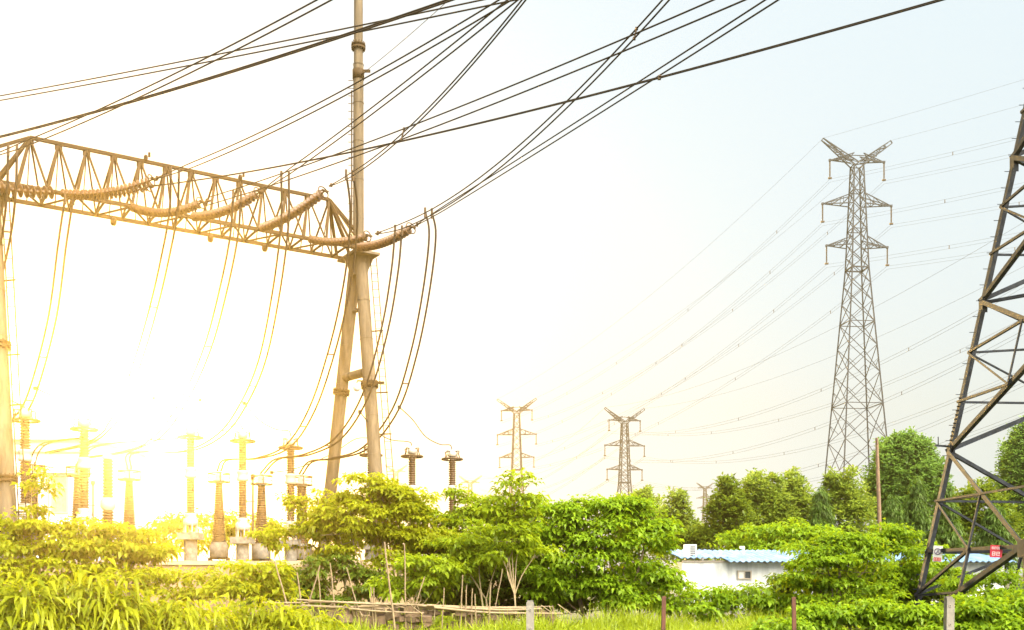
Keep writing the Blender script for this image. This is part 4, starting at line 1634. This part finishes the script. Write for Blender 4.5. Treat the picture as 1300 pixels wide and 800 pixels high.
for i in range(260):
    f = random.random()
    q = a.lerp(b, f)
    zz = random.uniform(0.0, q.z - 0.14)
    s_ = random.uniform(0.10, 0.26)
    Rm = Matrix.Rotation(random.uniform(0, 6), 3, 'Z') @ Matrix.Rotation(random.uniform(-0.4, 0.4), 3, 'X')
    mb.box((q.x, q.y + 0.12 + random.uniform(-0.1, 0.2), zz), (s_ * 1.4, s_, s_ * 0.7), Rm)
mb.build("rubble_bank", M['stone'], t)
for i in range(26):
    mb = MB()
    f = random.random()
    q = a.lerp(b, f) + Vector((0, -0.06, random.uniform(-0.05, 0.06)))
    dd = Vector((random.gauss(0, 0.2), random.gauss(0, 0.05), -random.uniform(0.1, 0.4)))
    mb.tube([q, q + dd], 0.012, 5)
    mb.build("loose_stick", M['bamboo'], t)

STK = [
    ("tallest pale bamboo stake, leaning slightly left in front of the central bush", 497, 765, 488, 688, 22.3, 0.024),
    ("tall bamboo stake just right of the tallest one", 515, 764, 513, 690, 22.8, 0.018),
    ("bamboo stake leaning left at the left bend of the rail", 362, 760, 349, 712, 22.6, 0.02),
    ("bamboo stake rising from the rail right of the leaning pair", 424, 760, 419, 715, 23.0, 0.019),
    ("bamboo stake crossing another in an X behind the rail, leaning right", 394, 760, 406, 718, 23.0, 0.02),
    ("bamboo stake crossing another in an X behind the rail, nearly upright", 407, 760, 404, 729, 22.8, 0.017),
    ("upright bamboo stake left of the crossed pair", 381, 760, 377, 727, 22.7, 0.02),
    ("bamboo stake leaning left near the tree stems at mid rail", 450, 758, 440, 720, 23.2, 0.016),
    ("short twin bamboo stub on the rail, left of the tallest stake", 472, 761, 471, 745, 22.6, 0.016),
    ("short bamboo stub right beside another on the rail", 475, 761, 474, 746, 22.6, 0.018),
    ("bamboo stake leaning right behind the rail below the bush", 529, 764, 539, 732, 22.8, 0.018),
    ("thin bamboo stake left in the dark gap at the right half of the rail", 562, 778, 564, 746, 22.8, 0.016),
    ("thin tall bamboo stake in the dark gap at the right half of the rail", 585, 780, 588, 730, 22.9, 0.018),
    ("thin bamboo stake right next to the tall one in the dark gap", 591, 780, 592, 743, 22.9, 0.016),
    ("short bamboo stake fourth in the dark gap", 599, 779, 599, 747, 22.9, 0.016),
    ("bright bamboo stake at the right of the dark gap before the sapling", 621, 783, 623, 742, 22.5, 0.02),
    ("bamboo stake leaning right close to the sapling's trunk", 630, 765, 638, 722, 23.2, 0.014),
    ("short bamboo stub left of the concrete post", 604, 780, 603, 754, 22.6, 0.016),
]
for lab, x0, y0, x1, y1, dd, r_ in STK:
    p0, p1 = P(x0, y0, dd), P(x1, y1, dd)
    dirn = (p1 - p0)
    g0 = p0 - dirn.normalized() * max(0.0, (p0.z + 0.1) / max(0.2, dirn.normalized().z))
    mb = MB()
    n = 7
    pts = [g0.lerp(p1, i / n) + Vector((random.gauss(0, 0.006), 0, 0)) for i in range(n + 1)]
    mb.tube(pts, [r_ * (1.1 - 0.35 * i / n) for i in range(n + 1)], 7)
    for i in range(1, n):
        mb.ring(pts[i], dirn, r_ * 0.98, 0.006, 10, 4)
    o = mb.build("bamboo_stake", M['bamboo'], None, g0)
    tag(o, lab, "stake", "bamboo stakes by the rail")

# ------------------------------------------------------------------ trees behind
TB = "trees in the back row"
tree("broadleaf_tree", "hazy pale tree crown right behind the pylon over the bush", "tree", 95, 812, [(800, 662, 22, 24), (822, 664, 24, 30), (812, 690, 30, 28), (786, 676, 18, 22), (816, 645, 12, 14)], 'spray', 'leaf_pale', 0.34, 1.0, 0.16, group=TB)
tree("broadleaf_tree", "small fluffy pale tree left of the dark ones, under the tiny pylon", "tree", 82, 862, [(860, 664, 18, 26), (848, 680, 18, 24), (872, 686, 15, 20), (860, 705, 30, 24), (840, 700, 18, 18)], 'spray', 'leaf_pale', 0.33, 1.0, 0.15, group=TB)
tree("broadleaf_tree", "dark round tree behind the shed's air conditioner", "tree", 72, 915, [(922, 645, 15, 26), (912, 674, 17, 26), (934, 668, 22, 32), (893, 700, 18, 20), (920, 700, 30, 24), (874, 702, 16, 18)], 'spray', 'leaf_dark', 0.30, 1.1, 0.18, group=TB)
tree("broadleaf_tree", "olive green tree with two soft tops behind the shed roof", "tree", 76, 968, [(958, 640, 18, 26), (978, 642, 22, 28), (962, 668, 30, 32), (990, 668, 24, 30), (945, 672, 18, 26), (970, 696, 40, 24)], 'spray', 'leaf_pale', 0.30, 1.0, 0.18, group=TB)
tree("broadleaf_tree", "bright topped tree left of the drooping dark conifer", "tree", 78, 1008, [(1005, 640, 17, 26), (1018, 652, 18, 26), (1000, 670, 24, 30), (1022, 682, 20, 28), (1005, 700, 30, 24)], 'spray', 'leaf_pale', 0.30, 1.0, 0.18, group=TB)
tree("broadleaf_tree", "loose yellow green tree below the legs of the tallest pylon", "tree", 74, 1068, [(1058, 640, 20, 26), (1078, 645, 22, 28), (1064, 670, 32, 30), (1092, 668, 20, 28), (1072, 698, 40, 26)], 'spray', 'leaf_pale', 0.28, 1.0, 0.17, group=TB)
tree("poplar_tree", "big tall poplar right of the wooden pole, highest of the trees", "tree", 84, 1150, [(1150, 600, 22, 34), (1128, 608, 20, 34), (1172, 604, 18, 30), (1116, 628, 14, 22), (1186, 628, 16, 26), (1132, 615, 26, 36), (1168, 618, 28, 38), (1150, 640, 40, 40), (1120, 645, 18, 30), (1184, 645, 22, 36), (1150, 680, 46, 34), (1142, 582, 12, 20), (1160, 584, 12, 20)], 'spray', 'leaf_poplar', 0.30, 1.1, 0.24, group=TB, amp=0.35)
tree("poplar_tree", "tall poplar cut off by the right edge behind the near tower", "tree", 80, 1300, [(1296, 585, 20, 34), (1285, 615, 18, 36), (1310, 610, 26, 44), (1292, 655, 26, 40), (1320, 660, 34, 44), (1300, 690, 36, 34)], 'spray', 'leaf_poplar', 0.30, 1.1, 0.24, group=TB, amp=0.35)
tree("broadleaf_tree", "dark tree filling the gap behind the near tower's lower braces", "tree", 68, 1240, [(1225, 660, 24, 26), (1250, 652, 26, 30), (1236, 690, 40, 30), (1272, 682, 26, 32), (1208, 690, 22, 26)], 'spray', 'leaf_dark', 0.28, 1.1, 0.18, group=TB)


def conifer(label, px, top_py, base_py, half_px, d, lean=0):
    s = d / FPX
    base, top = G(px, d), P(px + lean, top_py, d)
    t = thing("conifer_tree", label, "tree", base, TB)
    mb = MB()
    mb.tube([base, base.lerp(top, 0.5), top], [0.16, 0.1, 0.02], 8)
    ells = []
    z0 = EYE + (HY - base_py) * s
    zz = z0
    H = top.z - z0
    while zz < top.z - 0.15:
        f = (zz - z0) / H
        r = half_px * s * (1 - f) ** 0.8
        n = max(3, int(6 * (1 - f) + 2))
        for k in range(n):
            a = random.uniform(0, 6.28)
            rr = r * random.uniform(0.65, 1.05)
            tip = Vector((base.x + (top.x - base.x) * f + math.cos(a) * rr, base.y + math.sin(a) * rr, zz - rr * random.uniform(0.15, 0.4)))
            root = Vector((base.x + (top.x - base.x) * f, base.y, zz))
            mb.tube([root, root.lerp(tip, 0.5) + Vector((0, 0, 0.08 * rr)), tip], [0.03, 0.02, 0.008], 5)
            for q in (0.45, 0.75, 1.0):
                c = root.lerp(tip, q)
                ells.append((tuple(c), (0.28 + 0.12 * rr, 0.28 + 0.12 * rr, 0.26 + 0.10 * rr)))
        zz += max(0.28, H / 16)
    ells.append((tuple(top), (0.12, 0.12, 0.35)))
    mb.build("trunk", M['bark'], t)
    V, F = crown(ells, 'needle', 1.2, 0.26, 0.2)
    np_mesh("crown", V, F, M['needle'], t)


conifer("dark drooping conifer before the yellow green tree, under the tallest pylon", 1045, 622, 705, 22, 66, -3)
conifer("dark conifer right at the wooden pole, lowest of the conifers", 1132, 632, 708, 20, 62)
conifer("dark conifer between the pole and the near tower's leg", 1160, 612, 708, 24, 63, 4)
conifer("dark conifer just right of the near tower's left leg", 1202, 615, 708, 24, 64, -4)
conifer("dark conifer at the right behind the red warning sign", 1262, 640, 712, 24, 58, 2)

# bright shrubs around the shed
SH = "shrubs around the shed"
tree("leafy_shrub", "bright green shrub mass showing above the shed's roof ridge", "shrub", 58, 985, [(935, 697, 28, 14), (965, 688, 30, 18), (1000, 684, 34, 20), (1035, 690, 32, 20), (985, 702, 60, 16)], 'broad', 'leaf_broad', 0.26, 0.8, 0.07, group=SH)
tree("leafy_shrub", "low dark edged shrub right in front of the shed's white wall", "shrub", 27.5, 930, [(900, 760, 24, 15), (936, 758, 26, 14), (966, 764, 26, 16), (920, 776, 40, 16), (985, 777, 26, 16), (956, 750, 12, 8)], 'broad', 'leaf_broad', 0.17, 1.0, 0.04, group=SH, stems=3)
tree("mulberry_bush", "big layered mulberry bush right of the shed, dark hollows between its boughs", "bush", 27, 1055, [(1044, 704, 32, 20), (1080, 696, 34, 20), (1024, 730, 28, 20), (1065, 730, 42, 28), (1100, 722, 30, 30), (1036, 758, 36, 18), (1085, 758, 42, 24), (1056, 692, 22, 13)], 'broad', 'leaf_broad', 0.15, 0.9, 0.07, group=SH, stems=3)
tree("mulberry_bush", "mulberry bush left of the tower's nearest foot, darker at its right edge", "bush", 30.5, 1150, [(1128, 705, 34, 26), (1158, 712, 34, 30), (1135, 740, 42, 30), (1172, 745, 34, 30), (1112, 690, 24, 18)], 'broad', 'leaf_broad', 0.15, 0.9, 0.06, group=SH, stems=2)
tree("leafy_shrub", "rank green growth inside the near tower's feet", "shrub", 25.5, 1255, [(1215, 742, 26, 16, 2), (1250, 740, 30, 18, 3), (1290, 748, 30, 20, 2), (1235, 764, 34, 16), (1280, 768, 34, 16), (1315, 760, 30, 20)], 'broad', 'leaf_broad', 0.17, 0.8, 0.04, group=SH, stems=3)
tree("weed_clump", "bright weed clump at the bottom right corner, around the grey post", "weeds", 19, 1240, [(1180, 786, 38, 16), (1222, 782, 38, 16), (1262, 784, 40, 18), (1298, 782, 36, 18), (1205, 798, 60, 14), (1275, 800, 60, 14), (1160, 776, 16, 10), (1250, 768, 16, 12), (1300, 764, 18, 12), (1225, 770, 12, 10)], 'broad', 'leaf_broad', 0.13, 0.9, 0.02, group="weeds at the field edge", stems=4)
tree("weed_clump", "bright weed clump below the big mulberry bush", "weeds", 19.5, 1090, [(1045, 788, 34, 14), (1085, 786, 38, 14), (1128, 784, 36, 16), (1000, 790, 34, 12), (1070, 800, 70, 14), (1150, 798, 40, 14), (1060, 776, 18, 8), (1110, 772, 16, 10)], 'broad', 'leaf_broad', 0.13, 1.0, 0.02, group="weeds at the field edge", stems=4)

# ------------------------------------------------------------------ bushes along the wall
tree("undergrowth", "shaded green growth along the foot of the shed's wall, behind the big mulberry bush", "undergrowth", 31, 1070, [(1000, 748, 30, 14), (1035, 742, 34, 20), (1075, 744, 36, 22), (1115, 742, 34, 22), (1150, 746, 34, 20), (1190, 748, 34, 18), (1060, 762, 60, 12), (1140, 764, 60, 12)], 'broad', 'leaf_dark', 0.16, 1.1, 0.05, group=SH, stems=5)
BW = "bushes in front of the substation"
tree("mulberry_bush", "widest dense bush, its right slope falling toward the shed", "bush", 26, 770, [(705, 672, 36, 32), (745, 668, 34, 30), (790, 662, 36, 28), (820, 684, 28, 24), (720, 712, 44, 34), (768, 708, 46, 36), (810, 716, 42, 34), (838, 728, 22, 22), (740, 748, 44, 26), (790, 752, 48, 26), (832, 757, 42, 22), (862, 764, 22, 15), (700, 750, 30, 22), (805, 645, 20, 12), (770, 650, 22, 12), (826, 662, 18, 12), (720, 652, 22, 12)], 'broad', 'leaf_broad', 0.15, 0.9, 0.08, group=BW, stems=4)
tree("sapling_tree", "slim sapling whose top stands alone above the bushes before the distant pylon", "tree", 24.5, 653, [(656, 622, 20, 17), (650, 645, 22, 18), (664, 662, 20, 16), (640, 668, 18, 14), (655, 690, 30, 16), (636, 704, 18, 12), (678, 706, 20, 14)], 'broad', 'leaf_half_glow', 0.15, 0.8, 0.045, 'twig', group=BW)
tree("mulberry_bush", "dark topped bush directly left of the sapling, below the rightmost arrester", "bush", 28, 605, [(592, 648, 24, 22), (618, 644, 26, 20), (604, 676, 36, 30), (636, 682, 28, 28), (608, 714, 44, 30), (578, 700, 28, 26), (640, 722, 34, 26)], 'broad', 'leaf_half_glow', 0.15, 1.0, 0.07, group=BW, stems=3)
tree("mulberry_bush", "bright bush bulging in front of the dark topped one", "bush", 25.5, 598, [(580, 700, 30, 22), (610, 692, 30, 22), (632, 712, 28, 22), (592, 722, 30, 18)], 'broad', 'leaf_half_glow', 0.15, 0.8, 0.05, 'twig', group=BW, stems=2)
tree("mulberry_bush", "tallest golden bush in front of the right gantry leg, with bare stems below", "bush", 27, 485, [(470, 632, 30, 20), (500, 645, 34, 24), (445, 652, 30, 24), (475, 668, 44, 30), (520, 672, 38, 30), (548, 690, 28, 28), (432, 684, 26, 26), (505, 702, 34, 22), (470, 616, 15, 12), (485, 628, 18, 12), (440, 636, 16, 12), (520, 648, 20, 14)], 'broad', 'leaf_glow_tint', 0.145, 0.9, 0.07, 'twig', group=BW, stems=4)
tree("mulberry_bush", "low bright bush under the tallest golden bush, behind the tall stakes", "bush", 24.8, 530, [(515, 726, 32, 16), (546, 722, 30, 18), (500, 742, 28, 12), (556, 742, 24, 14), (530, 746, 30, 12)], 'broad', 'leaf_half_glow', 0.15, 0.8, 0.035, 'twig', group=BW, stems=3)
tree("mulberry_bush", "slender golden bush climbing in front of the leafy arrester", "bush", 28, 388, [(378, 664, 22, 20), (398, 655, 16, 14), (372, 688, 28, 20), (402, 680, 20, 20), (410, 645, 9, 10), (345, 682, 18, 14), (405, 630, 7, 7), (362, 640, 12, 10)], 'broad', 'leaf_glow_tint', 0.145, 0.7, 0.05, 'twig', group=BW, stems=3)
tree("leafy_shrub", "sunlit shrubs behind the wall between the two arrester columns", "shrub", 52, 300, [(205, 672, 26, 14), (235, 668, 28, 14), (275, 668, 26, 14), (310, 668, 26, 16), (335, 676, 20, 16), (250, 684, 50, 14)], 'broad', 'leaf_glow_tint', 0.28, 0.7, 0.06, group=BW)
tree("mulberry_bush", "golden bush at the left edge below the first arrester", "bush", 26, 40, [(10, 690, 38, 26), (48, 682, 36, 22), (30, 655, 20, 14), (86, 694, 34, 24), (10, 728, 44, 30), (62, 726, 46, 30), (-30, 700, 36, 40), (48, 598, 9, 5), (40, 625, 14, 9), (62, 610, 8, 5)], 'broad', 'leaf_glow_tint', 0.15, 0.85, 0.06, 'twig', group=BW, stems=4)
tree("mulberry_bush", "golden bush below the straight post, second from the left", "bush", 26.5, 140, [(118, 680, 30, 20), (150, 682, 30, 20), (180, 690, 26, 20), (135, 712, 42, 24), (178, 716, 36, 20), (205, 700, 20, 12), (110, 740, 40, 24), (160, 742, 42, 20)], 'broad', 'leaf_glow_tint', 0.15, 0.85, 0.06, 'twig', group=BW, stems=4)
tree("mulberry_bush", "airy golden bush before the bare stretch of wall", "bush", 25.5, 235, [(200, 732, 24, 14), (232, 744, 28, 16), (262, 736, 22, 14), (205, 758, 30, 18), (250, 764, 34, 16)], 'broad', 'leaf_glow_tint', 0.145, 0.5, 0.035, 'twig', group=BW, stems=4)
tree("mulberry_bush", "rounded golden bush at the left end of the bamboo rail", "bush", 24.5, 325, [(300, 738, 34, 20), (335, 732, 30, 20), (320, 758, 40, 20), (285, 760, 30, 18), (360, 752, 22, 14)], 'broad', 'leaf_glow_tint', 0.145, 0.85, 0.04, 'twig', group=BW, stems=3)
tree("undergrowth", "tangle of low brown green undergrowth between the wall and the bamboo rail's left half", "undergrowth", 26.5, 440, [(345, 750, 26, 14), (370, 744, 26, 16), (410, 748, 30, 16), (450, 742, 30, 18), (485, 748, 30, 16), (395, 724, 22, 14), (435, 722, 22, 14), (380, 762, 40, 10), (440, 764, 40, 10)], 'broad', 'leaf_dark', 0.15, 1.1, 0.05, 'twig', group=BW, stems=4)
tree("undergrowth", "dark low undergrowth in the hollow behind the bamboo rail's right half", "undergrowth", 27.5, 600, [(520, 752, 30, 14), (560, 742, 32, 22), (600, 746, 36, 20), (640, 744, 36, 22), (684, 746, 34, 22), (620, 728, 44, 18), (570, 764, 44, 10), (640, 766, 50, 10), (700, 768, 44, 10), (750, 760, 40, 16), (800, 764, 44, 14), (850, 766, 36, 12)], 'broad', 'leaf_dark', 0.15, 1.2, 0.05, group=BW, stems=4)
tree("mulberry_bush", "bush filling the dip between the sapling and the widest bush", "bush", 27.5, 690, [(668, 676, 28, 26), (688, 660, 24, 24), (664, 706, 34, 30), (694, 700, 30, 34), (676, 736, 36, 24)], 'broad', 'leaf_broad', 0.15, 0.9, 0.06, group=BW, stems=3)
tree("mulberry_bush", "golden bush filling the dip left of the dark topped bush, before the ladder", "bush", 27.5, 555, [(530, 655, 26, 24), (556, 672, 26, 26), (540, 694, 32, 28), (566, 706, 28, 26)], 'broad', 'leaf_half_glow', 0.145, 0.9, 0.06, 'twig', group=BW, stems=3)
tree("mulberry_bush", "golden bush hiding the feet of the splayed gantry legs", "bush", 28.5, 425, [(412, 672, 24, 20), (430, 660, 22, 22), (418, 694, 32, 18), (448, 690, 24, 20)], 'broad', 'leaf_glow_tint', 0.15, 0.8, 0.05, 'twig', group=BW, stems=3)
WB = "willowy bushes nearest the camera"
tree("willow_bush", "long leaved bush in the bottom left corner", "bush", 17, 20, [(-10, 770, 40, 26), (34, 764, 38, 26), (10, 795, 60, 24), (60, 790, 34, 24)], 'narrow', 'leaf_glow_tint', 0.32, 0.75, 0.025, 'twig', group=WB, stems=4)
tree("willow_bush", "long leaved bush second from the bottom left corner", "bush", 17.5, 110, [(92, 758, 30, 24), (128, 752, 30, 26), (108, 786, 42, 26), (150, 782, 30, 24)], 'narrow', 'leaf_glow_tint', 0.32, 0.75, 0.025, 'twig', group=WB, stems=4)
tree("willow_bush", "low long leaved bush under the airy golden bush", "bush", 18, 215, [(186, 784, 32, 22), (222, 780, 32, 22), (255, 788, 32, 20), (215, 800, 50, 18)], 'narrow', 'leaf_glow_tint', 0.30, 0.7, 0.02, 'twig', group=WB, stems=4)
tree("willow_bush", "low long leaved bush just left of the grass, under the rail's left end", "bush", 19, 330, [(290, 784, 30, 18), (326, 780, 30, 18), (362, 786, 30, 16), (395, 788, 22, 14), (330, 800, 50, 16)], 'narrow', 'leaf_glow_tint', 0.28, 0.7, 0.02, 'twig', group=WB, stems=4)

# ------------------------------------------------------------------ grass
n = 70000
d_ = rng.uniform(13, 25, n) ** 1.0
px = rng.uniform(330, 1340, n)
X = (px - CX) / FPX * d_
Pb = np.stack([X, d_, np.zeros(n)], 1)
az = rng.uniform(0, 2 * np.pi, n)
tilt = rng.uniform(0.05, 0.45, n)
D = np.stack([np.cos(az) * np.sin(tilt), np.sin(az) * np.sin(tilt), np.cos(tilt)], 1)
patch = 0.75 + 0.35 * np.sin(X * 1.3 + 1.0) * np.cos(d_ * 0.9) + rng.normal(0, 0.12, n)
Lh = np.clip(0.95 * patch, 0.3, 1.25) * np.clip((d_ - 8) / 13, 0.35, 1.05)
V, F = leaf_arrays(Pb, D, Lh * rng.uniform(0.7, 1.2, n), rng.uniform(0.012, 0.028, n), rng.uniform(0.1, 0.5, n))
g = np_mesh("grass", V, F, M['grass'])
tag(g, "tall bright yellow green grass along the bottom of the view", "grass", kind="stuff")
